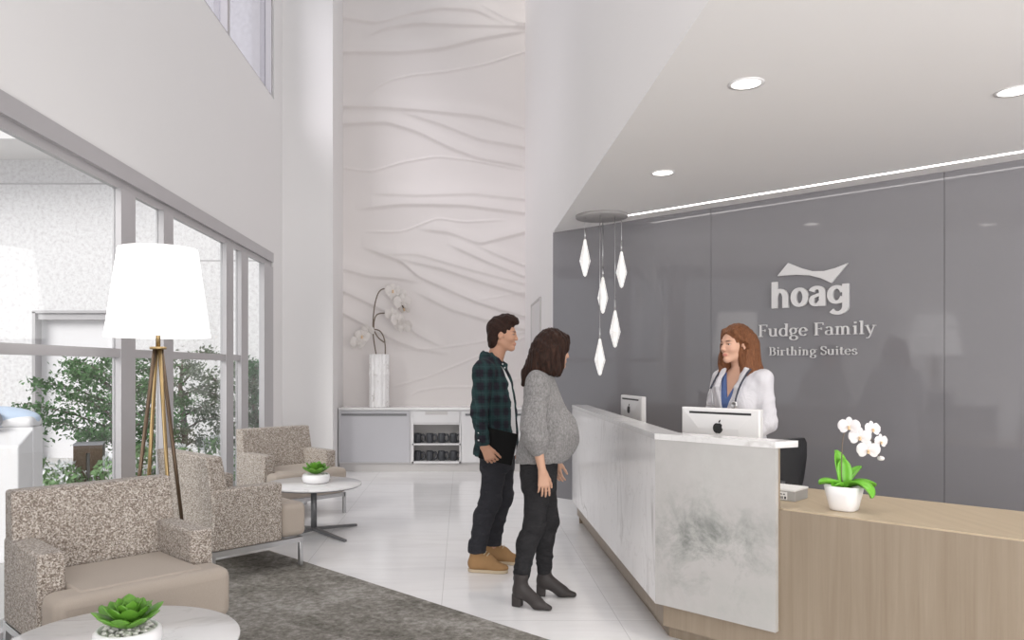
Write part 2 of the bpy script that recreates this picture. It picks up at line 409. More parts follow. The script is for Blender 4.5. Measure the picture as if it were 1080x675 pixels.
# carry the pattern on above the frame
extra = [([(x, 2*6.62-z+(.05*i)) for x, z in c], h, k) for i, (c, h, k) in enumerate(curves[:6])]
for c, h, k in curves + extra:
    c = sorted(c); cx = np.array([p[0] for p in c]); cz = np.array([p[1] for p in c])
    xs = np.linspace(cx[0], cx[-1], 60); zs = np.interp(xs, cx, cz)
    for _ in range(6): zs[1:-1] = (zs[:-2]+zs[1:-1]*2+zs[2:])/4
    zc = np.interp(GX, xs, zs); d = GZ - zc
    env = np.clip((GX-cx[0]+.02)/.25, 0, 1)*np.clip((cx[-1]-GX+.12)/.25, 0, 1)
    if cx[-1] > .78: env = np.clip((GX-cx[0]+.02)/.25, 0, 1)
    if cx[0] < -1.55: env = np.clip((cx[-1]-GX+.1)/.3, 0, 1)
    if k: prof = np.where(d > 0, np.exp(-(d/.13)**2), np.exp(-(d/.030)**2))*.032
    else: prof = np.exp(-(d/.016)**2)*.014
    Hm += h*env*prof
Hm += .006*np.sin(GZ*9+GX*1.3)*np.sin(GX*2.1+GZ*.7)
nv = Hm.size
co = np.stack([GX, YB-.004-Hm, GZ], -1).reshape(-1, 3)
idx = np.arange(nv).reshape(Hm.shape)
qd = np.stack([idx[:-1,:-1], idx[:-1,1:], idx[1:,1:], idx[1:,:-1]], -1).reshape(-1, 4)
def np_mesh(name, co, quads):
    me = bpy.data.meshes.new(name); me.vertices.add(len(co)); me.vertices.foreach_set('co', np.ascontiguousarray(co, np.float32).ravel())
    nf = len(quads); me.loops.add(nf*4); me.polygons.add(nf)
    me.loops.foreach_set('vertex_index', np.ascontiguousarray(quads, np.int32).ravel())
    me.polygons.foreach_set('loop_start', np.arange(0, nf*4, 4, dtype=np.int32))
    me.polygons.foreach_set('use_smooth', np.ones(nf, bool))
    me.update(calc_edges=True); return me
# give the slab a back so that it has thickness
bk = np.array([[-1.69, YB+.06, .80], [XR, YB+.06, .80], [XR, YB+.06, 7.2], [-1.69, YB+.06, 7.2]])
me = np_mesh('relief', np.vstack([co, bk]), np.vstack([qd, [[nv+3, nv+2, nv+1, nv]], [[nv, nv+1, idx[0,-1], idx[0,0]]], [[nv+3, idx[-1,0], idx[-1,-1], nv+2]]]))
tag(link('relief_wall_panel', me, M['plaster']), 'tall white plaster wall panel carved with flowing dune-like waves above the low cabinet', 'wall panel')

# ceiling lights
def downlight(x, y, label, d=.13):
    t = thing('ceiling_downlight', label, 'ceiling light', (x, y, ZS), 0, 'recessed downlights in the low ceiling')
    bm = bmesh.new(); lathe(bm, [(d*.5, -.004), (d*.62, -.004), (d*.62, .0), (d*.5, 0)], 28); obj('trim_ring', bm, M['white_gloss'], t)
    bm = bmesh.new(); lathe(bm, [(0, -.0025), (d*.5, -.0025)], 28); obj('lens', bm, M['down'], t)
    l = bpy.data.lights.new('downlight_beam', 'SPOT'); l.energy = 42; l.spot_size = R(110); l.spot_blend = .8; l.shadow_soft_size = .06; l.color = (1, .94, .86)
    o = bpy.data.objects.new('downlight_beam', l); COL.objects.link(o); o.parent = t; o.location = (0, 0, -.012)
downlight(1.31, 3.55, 'round recessed downlight above the desk end, left of the one at the edge')
downlight(1.35, 5.18, 'small-looking round recessed downlight nearest the hanging pendant cluster')
downlight(2.62, 3.65, 'round recessed downlight in the ceiling at the far right edge')
t = thing('led_light_line', 'long thin glowing light slot in the ceiling along the grey wall', 'light strip', W(.92, .22, ZS))
bm = bmesh.new(); box(bm, .86, 9.0, .205, .235, ZS-.003, ZS-.0005, M=MW)
o = obj('diffuser', bm, M['led']); o.parent = t; o.matrix_parent_inverse = Matrix.Translation(W(.92, .22, ZS)).inverted()

# wall sign -------------------------------------------------------
def arc(cx, cy, rx, ry, a0, a1, n=14): return [(cx+rx*math.cos(R(a0+(a1-a0)*i/n)), cy+ry*math.sin(R(a0+(a1-a0)*i/n))) for i in range(n+1)]
def stroke(bm, pts, wv, wh, ox, oy, s, depth, taper=None):
    n = len(pts); L = []; Rr = []; stroke.k = getattr(stroke, 'k', 0)+1; jit = .0007*(stroke.k % 6)
    for i, (x, y) in enumerate(pts):
        a = pts[max(0, i-1)]; b = pts[min(n-1, i+1)]
        dx, dy = b[0]-a[0], b[1]-a[1]; l = math.hypot(dx, dy) or 1; dx /= l; dy /= l
        w = math.sqrt((wv*dy)**2 + (wh*dx)**2)/2
        if taper: w *= taper[0]+(taper[1]-taper[0])*i/(n-1)
        L.append((ox+(x-dy*w)*s, oy+(y+dx*w)*s)); Rr.append((ox+(x+dy*w)*s, oy+(y-dx*w)*s))
    for i in range(n-1):
        prism_wall(bm, [L[i], L[i+1], Rr[i+1], Rr[i]], depth+jit)
def prism_wall(bm, q, depth, back=.004):      # polygon (u, z) on the reception wall extruded outwards
    f = [bm.verts.new(W(u, back+depth, z)) for u, z in q]; b = [bm.verts.new(W(u, back, z)) for u, z in q]
    n = len(q)
    try:
        bm.faces.new(f); bm.faces.new(b[::-1])
        for i in range(n): bm.faces.new((f[i], f[(i+1)%n], b[(i+1)%n], b[i]))
    except ValueError: pass
ST = .23; TH = .085; CAP = 1.5
def stem(x, y0, y1, s0=1, s1=1, w=None):
    r = [([(x, y0), (x, y1)], 'v')]
    if s0: r.append(([(x-.2, y0+.035), (x+.2, y0+.035)], 's'))
    if s1 == 1: r.append(([(x-.2, y1-.035), (x+.2, y1-.035)], 's'))
    if s1 == 2: r.append(([(x-.22, y1-.09), (x+.02, y1-.03)], 's'))
    return r
G = {
 'F': (1.15, stem(.3, 0, CAP)+[([(.3, CAP-.04), (.98, CAP-.04)], 's'), ([(.98, CAP), (.98, CAP-.3)], 't'), ([(.3, .78), (.8, .78)], 's'), ([(.8, .93), (.8, .63)], 't')]),
 'B': (1.22, stem(.3, 0, CAP)+[([(.3, CAP-.04), (.55, CAP-.04)]+arc(.6, 1.13, .32, .33, 90, -90)[1:]+[(.3, .80)], 'c'), ([(.3, .80), (.58, .80)]+arc(.64, .42, .4, .38, 90, -90)[1:]+[(.3, .04)], 'c')]),
 'S': (1.0, [(arc(.5, 1.12, .33, .36, 30, 200)+arc(.5, .39, .37, .36, 120, -160)[2:], 'c'), ([(.82, 1.42), (.82, 1.1)], 't'), ([(.12, .1), (.12, .45)], 't')]),
 'u': (1.18, [([(.25, 1)]+[(.25, .4)]+arc(.52, .35, .27, .31, 180, 330), 'v')]+stem(.85, 0, 1, 1, 2)[:1]+[([(.05, .96), (.3, .96)], 's'), ([(.65, .96), (.9, .96)], 's'), ([(.85, .04), (1.05, .04)], 's')]),
 'd': (1.12, [(arc(.5, .5, .38, .48, 30, 330), 'c')]+[([(.85, 0), (.85, 1.55)], 'v'), ([(.65, 1.5), (.88, 1.5)], 's'), ([(.85, .04), (1.05, .04)], 's')]),
 'g': (1.05, [(arc(.46, .64, .31, .33, 0, 360, 20), 'c'), ([(.3, .36), (.2, .2), (.3, .08), (.6, .04)]+arc(.5, -.22, .38, .26, 60, -270, 22), 'c'), ([(.72, .88), (1.0, .95)], 's')]),
 'e': (1.0, [([(.15, .56), (.82, .56)]+arc(.48, .5, .36, .48, 10, 320, 22), 'c')]),
 'a': (.98, [(arc(.42, .68, .28, .28, 150, 0)+[(.70, .2), (.78, .05), (.95, .1)], 'c'), (arc(.4, .28, .28, .25, 70, 330, 16), 'c')]),
 'm': (1.75, stem(.3, 0, 1, 1, 2)+[([(.3, .6)]+arc(.56, .62, .26, .34, 160, 0)+[(.82, 0)], 'v'), ([(.82, .6)]+arc(1.09, .62, .27, .34, 160, 0)+[(1.36, 0)], 'v'), ([(.64, .035), (1.0, .035)], 's'), ([(1.18, .035), (1.56, .035)], 's')]),
 'n': (1.2, stem(.3, 0, 1, 1, 2)+[([(.3, .6)]+arc(.57, .62, .27, .34, 160, 0)+[(.84, 0)], 'v'), ([(.66, .035), (1.04, .035)], 's')]),
 'h': (1.2, stem(.3, 0, 1.55, 1, 2)+[([(.3, .6)]+arc(.57, .62, .27, .34, 160, 0)+[(.84, 0)], 'v'), ([(.66, .035), (1.04, .035)], 's')]),
 'i': (.6, stem(.3, 0, 1, 1, 2)+[([(.3, 1.25), (.3, 1.45)], 'v')]),
 'l': (.6, stem(.3, 0, 1.55, 1, 2)),
 'y': (1.05, [([(.2, 1), (.56, .08)], 'v'), ([(.9, 1), (.5, -.2), (.35, -.45), (.15, -.45)], 't'), ([(.02, .965), (.4, .965)], 's'), ([(.72, .965), (1.05, .965)], 's')]),
 'r': (.88, stem(.3, 0, 1, 1, 2)+[([(.3, .6)]+arc(.58, .65, .25, .3, 160, 50), 'c'), ([(.70, .86), (.82, .80)], 'v')]),
 't': (.75, [([(.32, 1.3), (.32, .3)]+arc(.52, .28, .2, .25, 180, 320), 'v'), ([(.08, .96), (.66, .96)], 's')]),
 's': (.82, [(arc(.41, .74, .24, .24, 30, 210)+arc(.41, .26, .28, .24, 120, -160)[2:], 'c'), ([(.64, .94), (.64, .7)], 't'), ([(.13, .08), (.13, .32)], 't')]),
 ' ': (.55, []),
}
def serif_text(bm, txt, u0, u1, z, xh, depth):
    adv = sum(G[c][0] for c in txt); sx = (u1-u0)/adv; u = u0
    for c in txt:
        for pts, kind in G[c][1]:
            wv, wh = {'v': (ST, TH), 's': (.08, .085), 't': (.085, .085), 'c': (ST, TH)}[kind]
            k = sx/xh
            stroke(bm, [(p[0]*k, p[1]) for p in pts], wv, wh, u, z, xh, depth)
        u += G[c][0]*sx
bm = bmesh.new()
em = [(821.1,291.5),(832.5,277.6),(846,283),(858,286.3),(870,286.2),(882,283),(895.7,277.6),(878,298.8),(867,293.7),(855,290.7),(840,290)]
def wpx(p):
    r = (p[0]-488)/810; Y = SW/(1+r); return ((r*Y-XR)/R2, 1.42-(p[1]-387)/810*Y)
epts = [wpx(p) for p in em]
sg = thing('wall_logo_sign', 'large raised hoag logo with swooping emblem on the grey glass wall', 'sign', W(2.45, 0, 1.95))
inv = Matrix.Translation(W(2.45, 0, 1.95)).inverted()
for q in ([0,1,2,10],[2,3,9,10],[3,4,8,9],[4,5,8],[5,6,7,8]): prism_wall(bm, [epts[i] for i in q], .022)
o = obj('emblem', bm, M['letter'], sg); o.matrix_parent_inverse = inv
bm = bmesh.new(); xh = .150; u = 2.164; zb = 1.872
BV, BH = .30, .20
def bold(paths, ox, s=1.0, ax=1.0):
    for pts, wv, wh in paths: stroke(bm, [(p[0]*ax, p[1]) for p in pts], wv, wh, ox, zb, xh, .022)
AX = .89
bold([([(.175, 0), (.175, 1.36)], BV, BH), ([(.175, .55)]+arc(.49, .52, .31, .37, 165, 0)+[(.80, 0)], BV, BH)], u, ax=AX)
bold([(arc(.5, .5, .335, .40, 0, 360, 28), BV*.95, BH*.85)], u+.1464, ax=AX)
bold([(arc(.42, .68, .29, .24, 165, 0)+[(.71, 0)], BV, BH*.9), ([(.66, .58), (.45, .55)]+arc(.38, .29, .24, .22, 90, 330, 16)+[(.68, .25)], BV*.85, BH*.7)], u+.2842, ax=AX)
bold([(arc(.50, .52, .35, .37, 20, 340, 26), BV*.95, BH*.85), ([(.96, 1.02), (.96, -.02)]+arc(.56, -.05, .40, .33, 0, -145, 14), BV, BH*.85)], u+.4134, ax=AX)
o = obj('wordmark', bm, M['letter'], sg); o.matrix_parent_inverse = inv
def lettering(txt, u0, u1, z, xh, label):
    t = thing('wall_lettering', label, 'sign', W((u0+u1)/2, 0, z), 0, 'raised lettering lines under the logo')
    bm = bmesh.new(); serif_text(bm, txt, u0, u1, z, xh, .016)
    o = obj('letters', bm, M['letter'], t); o.matrix_parent_inverse = Matrix.Translation(W((u0+u1)/2, 0, z)).inverted()
lettering('Fudge Family', 2.054, 2.906, 1.656, .062, 'raised serif letters reading Fudge Family below the logo')
lettering('Birthing Suites', 2.14, 2.783, 1.509, .043, 'smaller raised serif letters reading Birthing Suites, the lowest line of the sign')

# ------------------------------------------------------------------ outdoors
bm = bmesh.new(); box(bm, -22, -2.63, -4, 16, -.12, -.02); struct(obj('ground', bm, M['paving']))
YW = 12.0
bm = bmesh.new()
xa, xb, zt = -6.70, -5.22, 2.26
box(bm, -22, xa, YW, YW+.4, -.02, 9); box(bm, xb, -2.64, YW, YW+.4, -.02, 9); box(bm, xa, xb, YW, YW+.4, zt, 9)
wx = struct(obj('wall_exterior', bm, M['stucco']))
bm = bmesh.new(); box(bm, -22, -2.64, YW-.004, YW+.01, 4.27, 4.295); box(bm, -5.1, -2.64, YW-.004, YW+.01, 3.07, 3.09); obj('joint', bm, M['alu'], wx)
bm = bmesh.new(); box(bm, xa, xb, YW+.16, YW+.4, -.02, zt); struct(obj('wall_recess', bm, M['render']))
bm = bmesh.new(); box(bm, xa, xb, YW+.02, YW+.16, zt-.10, zt); box(bm, xa-.02, xa+.03, YW-.02, YW+.16, 0, zt+.02); box(bm, xa-.02, xb, YW-.02, YW+.05, zt-.0, zt+.04); struct(obj('trim_2', bm, M['alu']))
bm = bmesh.new(); box(bm, -16, -5.6, 10.9, YW, 4.66, 4.9); struct(obj('roof', bm, M['wall']))

def leaf_cloud(bm, pts, size, rnd, mi=0, flat=.35):
    for p in pts:
        s = size*(.6+.8*rnd.random())
        e = Euler((rnd.uniform(-1, 1)*(PI*flat), rnd.uniform(-1, 1)*(PI*flat), rnd.uniform(0, 2*PI)))
        m = Matrix.Translation(p) @ e.to_matrix().to_4x4()
        q = [m @ Vector(v) for v in ((-s*.5, 0, 0), (0, -s*.28, s*.05), (s*.6, 0, -s*.05), (0, s*.28, s*.05))]
        bm.faces.new([bm.verts.new(v) for v in q]).material_index = mi
def garden_tree(x, y, h, rad, nb, leafm, label, seed, n_leaf=60, size=.075, z_lo=.35):
    rnd = random.Random(seed); t = thing('garden_tree', label, 'tree', (x, y, -.02), 0, 'small trees outside the windows')
    bt = bmesh.new(); bl = bmesh.new()
    tube(bt, [(0, 0, 0), (.03, .02, h*.35), (-.03, .0, h*.7), (0, 0, h*.93)], [.045, .04, .028, .01], 7)
    for k in range(nb):
        z = h*(z_lo+(1-z_lo)*(k+.5)/nb); a = k*2.4+rnd.uniform(-.4, .4); L = rad*(1.05-.55*abs((z/h-.62)/.5)**1.5)*rnd.uniform(.75, 1.1)
        L = max(L, rad*.2)
        tip = Vector((math.cos(a)*L, math.sin(a)*L, z+L*.12)); st = Vector((0, 0, z-L*.25))
        mid = st.lerp(tip, .5)+Vector((0, 0, .05*L))
        tube(bt, [st, mid, tip], [.014, .009, .003], 5)
        pts = []
        for _ in range(n_leaf):
            f = rnd.random()**.6; c = st.lerp(mid, f*2) if f < .5 else mid.lerp(tip, f*2-1)
            w = L*.24*(1.15-f)+.05
            pts.append(c+Vector((rnd.gauss(0, w), rnd.gauss(0, w), rnd.gauss(0, .035)-.02)))
        leaf_cloud(bl, pts, size, rnd)
    obj('trunk', bt, M['bark'], t); obj('foliage', bl, leafm, t)
garden_tree(-4.02, 8.9, 1.58, .84, 20, M['tree_leaf'], 'broad layered green tree spreading behind the first window post', 3, 420, .05)
garden_tree(-3.72, 10.2, 1.66, .55, 14, M['tree_grey'], 'haze-greyed green tree seen behind the lamp legs', 4, 230, .05, .25)
garden_tree(-3.35, 10.9, 1.50, .42, 12, M['tree_grey'], 'narrow grey-green tree right of the one behind the lamp legs', 9, 200, .05, .25)
garden_tree(-3.06, 11.3, 1.56, .30, 18, M['tree_dark'], 'dense dark green tree in the last window before the column', 5, 260, .05, .12)
def shrub(x, y, h, r, label, seed, bloom=.25):
    rnd = random.Random(seed); t = thing('flowering_shrub', label, 'shrub', (x, y, -.02), 0, 'low white-flowering shrubs outside the windows')
    bl = bmesh.new(); bf = bmesh.new(); bs = bmesh.new()
    for k in range(9):
        a = k*2.4; tube(bs, [(0, 0, 0), (math.cos(a)*r*.4, math.sin(a)*r*.4, h*.6)], [.008, .003], 5)
    pts = []
    for _ in range(520):
        u = rnd.random(); a = rnd.uniform(0, 2*PI); z = h*(.12+.9*rnd.random()); rr = r*math.sqrt(rnd.random())*math.sqrt(max(.05, 1-(z/h/1.08)**2.2))
        pts.append(Vector((math.cos(a)*rr, math.sin(a)*rr, z)))
    nb = int(len(pts)*bloom)
    leaf_cloud(bl, pts[nb:], .075, rnd, flat=.4)
    leaf_cloud(bf, [p+Vector((0, 0, .04)) for p in pts[:nb]], .05, rnd, flat=.5)
    obj('stems', bs, M['bark'], t); obj('leaves', bl, M['shrub_leaf'], t); obj('blossoms', bf, M['bloom'], t)
for i, (x, y, h, r, lb, bl_) in enumerate([
    (-4.55, 8.0, .52, .34, 'white-flowering shrub just left of the dark bollard outside', .35),
    (-4.02, 7.7, .44, .30, 'pale blue-white flowering shrub in front of the dark bollard outside', .45),
    (-3.55, 7.9, .50, .32, 'flowering shrub outside between the bollard and the first window post', .3),
    (-3.52, 8.5, .56, .30, 'leafy green shrub with few blooms seen through the narrow window', .12),
    (-3.18, 8.6, .52, .30, 'white-flowering shrub outside directly behind the lamp legs', .35),
    (-3.02, 9.4, .55, .32, 'white-flowering shrub outside by the third window, right of the lamp', .4),
    (-5.05, 8.3, .50, .32, 'white-flowering shrub beside the white outdoor cabinet', .3)]):
    shrub(x, y, h, r, lb, 20+i, bl_)
t = thing('bollard', 'square dark brown bollard with a lit slot standing among the shrubs outside', 'bollard', (-3.96, 8.15, -.02), R(20))
bm = bmesh.new(); s = .14
box(bm, -s, -.018, -s, s, 0, .62, bev=.004); box(bm, .018, s, -s, s, 0, .62, bev=.004); box(bm, -.018, .018, -s*.3, s, 0, .62); box(bm, -.018, .018, -s, s, .54, .62)
obj('body', bm, M['bronze'], t)
bm = bmesh.new(); box(bm, -.018, .018, -s*.34, -s*.3, .1, .54); obj('slot_diffuser', bm, M['paper'], t)
bm = bmesh.new(); box(bm, -s-.004, s+.004, -s-.004, s+.004, .62, .635); obj('cap', bm, M['grey_knob'], t)
# white outdoor cabinet with a blue domed lid
t = thing('outdoor_cabinet', 'white cabinet with pale blue domed lid outside the window at far left', 'cabinet', (-3.75, 5.62, -.02))
PX = Matrix(((0, 0, 1, 0), (1, 0, 0, 0), (0, 1, 0, 0), (0, 0, 0, 1)))
bm = bmesh.new(); prism(bm, [(0, 0), (.19, 0), (.19, .965), (0, .86)], -.6, .5, M=PX); bmesh.ops.bevel(bm, geom=bm.edges[:], offset=.012, segments=2, profile=.5, affect='EDGES'); obj('body', bm, M['white_gloss'], t)
bm = bmesh.new(); box(bm, -.6, .5, .19, .33, 0, .985, bev=.01); box(bm, -.6, .5, .17, .34, .985, 1.065, bev=.035, seg=4); obj('shoulder', bm, M['white_gloss'], t)
bm = bmesh.new(); ball(bm, (.12, .26, 1.05), (.40, .10, .095), 28, 14); obj('lid', bm, M['blue'], t)
bm = bmesh.new(); ball(bm, (.22, .13, 1.04), .075, 18, 12); obj('knob', bm, M['grey_knob'], t)
# ------------------------------------------------------------------ lounge furniture
def rot_z(a): return Matrix.Rotation(a, 4, 'Z')
bm = bmesh.new()
prism(bm, [(-1.49, 5.9), (-2.24, 5.15), (-2.24, 2.0), (-1.2, .9), (3.3-1.0, .9), (2.41, 2.0)], .0005, .0125)
rug = obj('area_rug', bm, M['rug'])
tag(rug, 'dark grey-green mottled rug under the lounge chairs', 'rug')

def make_chair(label):
    # local frame: forward +y, origin on the floor under the middle of the frame
    t = thing('lounge_chair', label, 'chair', (0, 0, 0), 0, 'tweed lounge chairs along the windows')
    hw = .40
    bm = bmesh.new()                                        # backrest: leaning slab, slightly narrower at the top
    def slab(yb, yf, yb2, yf2, w0, w1, z0, z1):
        vs = [bm.verts.new(p) for p in ((-w0, yb, z0), (w0, yb, z0), (w0, yf, z0), (-w0, yf, z0), (-w1, yb2, z1), (w1, yb2, z1), (w1, yf2, z1), (-w1, yf2, z1))]
        fs = [bm.faces.new([vs[i] for i in q]) for q in ((3,2,1,0),(4,5,6,7),(0,1,5,4),(1,2,6,5),(2,3,7,6),(3,0,4,7))]
        es = list({e for f in fs for e in f.edges}); r = bmesh.ops.bevel(bm, geom=es, offset=.014, segments=2, profile=.5, affect='EDGES')
        for f in r['faces']: f.smooth = True
    slab(-.33, -.17, -.40, -.29, hw, hw-.015, .20, .82)
    obj('backrest', bm, M['tweed'], t)
    for s in (-1, 1):
        bm = bmesh.new(); x0, x1 = sorted((s*hw, s*(hw-.115)))
        box(bm, x0, x1, -.36, .155, .20, .60, bev=.014); obj('armrest', bm, M['tweed'], t)
    bm = bmesh.new()                                        # seat cushion: thick, rounded front, T shape in front of the arms
    box(bm, -hw+.12, hw-.12, -.2, .18, .205, .435, bev=.02)
    box(bm, -hw+.005, hw-.005, .158, .36, .205, .445, bev=.045, seg=4)
    # gentle crown over both
    box(bm, -hw+.115, hw-.115, -.19, .30, .40, .452, bev=.02, seg=3)
    st = obj('seat', bm, M['seat'], t)
    bm = bmesh.new(); tube(bm, [(-hw+.03, .345, .418), (hw-.03, .345, .418)], .004, 6); obj('piping', bm, M['seat'], st)
    bm = bmesh.new()
    for s in (-1, 1): box(bm, s*.385-.014, s*.385+.014, -.37, .325, .165, .20)
    for y in (-.37, .297): box(bm, -.385, .385, y, y+.028, .165, .20)
    obj('base_frame', bm, M['steel'], t)
    for sx in (-1, 1):
        for y in (-.356, .311):
            bm = bmesh.new(); box(bm, sx*.385-.014, sx*.385+.014, y-.014, y+.014, .0, .17, bev=.002); obj('leg', bm, M['steel'], t)
    return t
chair = make_chair('beige and tweed lounge chair nearest the viewer, beside the low table with the larger succulent')
chair.location = (-1.642, 3.672, .0128); chair.rotation_euler.z = R(-135)
for loc, rz, lb in (((-1.647, 5.522, .0128), R(-45), 'tweed lounge chair turned away with its side and steel base showing, behind the lamp'),
                    ((-1.647, 7.428, .0), R(-135), 'farthest tweed lounge chair, beside the column and behind the round white table')):
    c = copy_tree(chair); c.location = loc; c.rotation_euler.z = rz; c['label'] = lb

def make_table(label):
    t = thing('side_table', label, 'table', (0, 0, 0), 0, 'round marble-topped tables between the lounge chairs')
    bm = bmesh.new(); lathe(bm, [(0, .412), (.395, .412), (.405, .416), (.405, .428), (.402, .431), (0, .431)], 64); obj('tabletop', bm, M['marble_top'], t)
    bm = bmesh.new(); lathe(bm, [(0, .404), (.385, .404), (.40, .4115), (0, .4115)], 64); obj('top_edge', bm, M['darksteel'], t)
    bm = bmesh.new(); lathe(bm, [(.026, .03), (.026, .404)], 20, cap0=True, cap1=True); obj('pole', bm, M['darksteel'], t)
    for k in range(4):
        a = R(45+90*k); bm = bmesh.new()
        d = Vector((math.cos(a), math.sin(a), 0)); n = Vector((-d.y, d.x, 0))
        v = []
        for r, w, z0, z1 in ((.0, .018, .028, .055), (.45, .013, .0, .018)):
            v.append([bm.verts.new(d*r+n*w*s+Vector((0, 0, z))) for s, z in ((-1, z0), (1, z0), (1, z1), (-1, z1))])
        for i in range(4): bm.faces.new((v[0][i], v[0][(i+1)%4], v[1][(i+1)%4], v[1][i]))
        bm.faces.new(v[0][::-1]); bm.faces.new(v[1]); obj('foot', bm, M['darksteel'], t)
    return t
tb = make_table('low round white marble table in the foreground, cut off by the frame bottom')
tb.location = (-1.215, 2.74, .0128)
tb2 = copy_tree(tb); tb2.location = (-1.27, 6.55, 0); tb2['label'] = 'round white marble table on a grey star base beside the farthest lounge chair'

def make_succulent(label):
    t = thing('potted_succulent', label, 'plant', (0, 0, 0), 0, 'succulents in white bowls on the round tables')
    bm = bmesh.new(); lathe(bm, [(0, 0), (.075, 0), (.098, .012), (.108, .035), (.104, .062), (.095, .072), (.088, .070), (.088, .055), (0, .055)], 40); obj('bowl', bm, M['white_gloss'], t)
    rnd = random.Random(5); bm = bmesh.new()
    for i in range(90):
        a = rnd.uniform(0, 2*PI); r = .084*math.sqrt(rnd.random()); ball(bm, (r*math.cos(a), r*math.sin(a), .060+rnd.uniform(0, .008)), (.010, .009, .007), 6, 4)
    tag(obj('gravel', bm, M['pebble'], t), kind='stuff')
    bm = bmesh.new()
    def leaf(a, tilt, L, w, z):
        mt = Matrix.Translation((0, 0, z)) @ rot_z(a) @ Matrix.Rotation(-tilt, 4, 'Y')
        prof = [(0, .30), (.25, .72), (.5, 1), (.72, .95), (.88, .62), (.96, .3), (1, .05)]
        rows = []
        for f, ww in prof:
            x = f*L; up = L*.20*f*f
            rows.append([mt @ Vector((x, w*ww*s, up + dz*ww*L*.16)) for s, dz in ((-1, .25), (-.6, .02), (0, -.12), (.6, .02), (1, .25), (.55, .55), (0, .5), (-.55, .55), (-1, .25))])
        vs = grid_sheet(bm, rows)
        for f in bm.faces:
            pass
        n0 = len(rows)
        return vs
    for ring, (n, tilt, L, w, z, off) in enumerate([(9, R(18), .125, .034, .066, 0), (8, R(36), .112, .033, .070, .4), (7, R(54), .095, .029, .074, .1), (5, R(70), .075, .023, .078, .3), (3, R(82), .055, .016, .082, 0)]):
        for k in range(n): leaf(off+2*PI*k/n+rnd.uniform(-.08, .08), tilt+rnd.uniform(-.06, .06), L*rnd.uniform(.93, 1.07), w, z)
    me_o = obj('rosette', bm, [M['succ'], M['succ_dark']], t)
    me = me_o.data
    for p in me.polygons:
        c = p.center; r = math.hypot(c.x, c.y)
    return t
s1 = make_succulent('bright green succulent in a white bowl on the foreground table'); s1.location = (-1.158, 2.655, .4438); s1.scale = (1.06,)*3
s2 = copy_tree(s1); s2.location = (-1.27+.02, 6.55, .431); s2.scale = (1.1,)*3; s2.rotation_euler.z = 1.1; s2['label'] = 'green succulent in a white bowl on the farther round table'

def make_lamp(label):
    t = thing('floor_lamp', label, 'lamp', (0, 0, 0), 0, 'tripod floor lamps by the windows')
    bm = bmesh.new(); lathe(bm, [(.308, 1.59), (.232, 2.13), (.228, 2.13), (.304, 1.59), (.308, 1.59)], 64); obj('lamp_shade', bm, M['shade'], t)
    bm = bmesh.new(); lathe(bm, [(.014, 1.50), (.014, 1.70)], 14, cap0=True, cap1=True)
    for k in range(3): tube(bm, [(0, 0, 1.68), (.29*math.cos(k*2.094), .29*math.sin(k*2.094), 1.68)], .004, 6)
    obj('stem', bm, M['brass'], t)
    bm = bmesh.new(); ball(bm, (0, 0, 1.80), (.05, .05, .07)); lathe(bm, [(.02, 1.70), (.02, 1.75)], 12, cap0=True, cap1=True); obj('bulb', bm, M['down'], t)
    bm = bmesh.new(); lathe(bm, [(0, 1.515), (.048, 1.515), (.05, 1.519), (.05, 1.531), (0, 1.531)], 24); obj('hub', bm, M['brass'], t)
    for k in range(4):
        a = R(48+90*k); c, s = math.cos(a), math.sin(a); bm = bmesh.new()
        tube(bm, [(.021*c, .021*s, 1.52), (.21*c, .21*s, .0)], [.0125, .0115], 10); obj('leg', bm, M['bronze' if k in (0, 2) else 'brass'], t)
    return t
lp = make_lamp('tall brass tripod floor lamp with a glowing white shade behind the nearest chair'); lp.location = (-1.872, 4.72, .0128)
lp2 = copy_tree(lp); lp2.location = (-1.93, 2.05, .0); lp2['label'] = 'second glowing tripod lamp, seen only mirrored at the right of the grey glass wall'

# ------------------------------------------------------------------ wall cabinet and what stands on it
XA, XB, YF, YK = -1.675, .875, 10.36, 10.845
t = thing('wall_cabinet', 'long low white cabinet against the carved wall with open cubbies', 'cabinet', ((XA+XB)/2, (YF+YK)/2, 0))
IT = Matrix.Translation(t.location).inverted()
def cab(name, m, *bxs, parent=None, bev=0.0):
    bm = bmesh.new()
    for b in bxs: box(bm, *b, bev=bev)
    o = obj(name, bm, m, parent if parent is not None else t)
    if parent is None or parent is t: o.matrix_parent_inverse = IT
    return o
ZC = .87
dx = lambda px: (px-488)/810*YF
x_d = dx(433.5); x_s0, x_s1 = dx(434.5), dx(486.0)
cab('carcass', M['white_lam'], (XA, x_s0, YF+.02, YK, .12, ZC-.03), (x_s0, x_s1, YF+.30, YK, .12, ZC-.03), (x_s1, XB, YF+.02, YK, .12, ZC-.03),
    (x_s0, x_s1, YF+.02, YF+.30, .12, .145), (x_s0, x_s1, YF+.02, YF+.30, .64, ZC-.03), (x_s0, x_s0+.02, YF, YF+.30, .12, .66), (x_s1-.02, x_s1, YF, YF+.30, .12, .66), (x_s0, x_s1, YF, YF+.30, .365, .385), (x_s0, x_s1, YF, YF+.02, .12, .145))
cab('shelf_back', M['recess_lam'], (x_s0+.02, x_s1-.02, YF+.285, YF+.30, .145, .64))
cab('countertop', M['marble_top'], (XA, XB, YF-.015, YK, ZC-.03, ZC), bev=.002)
cab('plinth', M['recess_lam'], (XA, XB, YF+.06, YK, 0, .12))
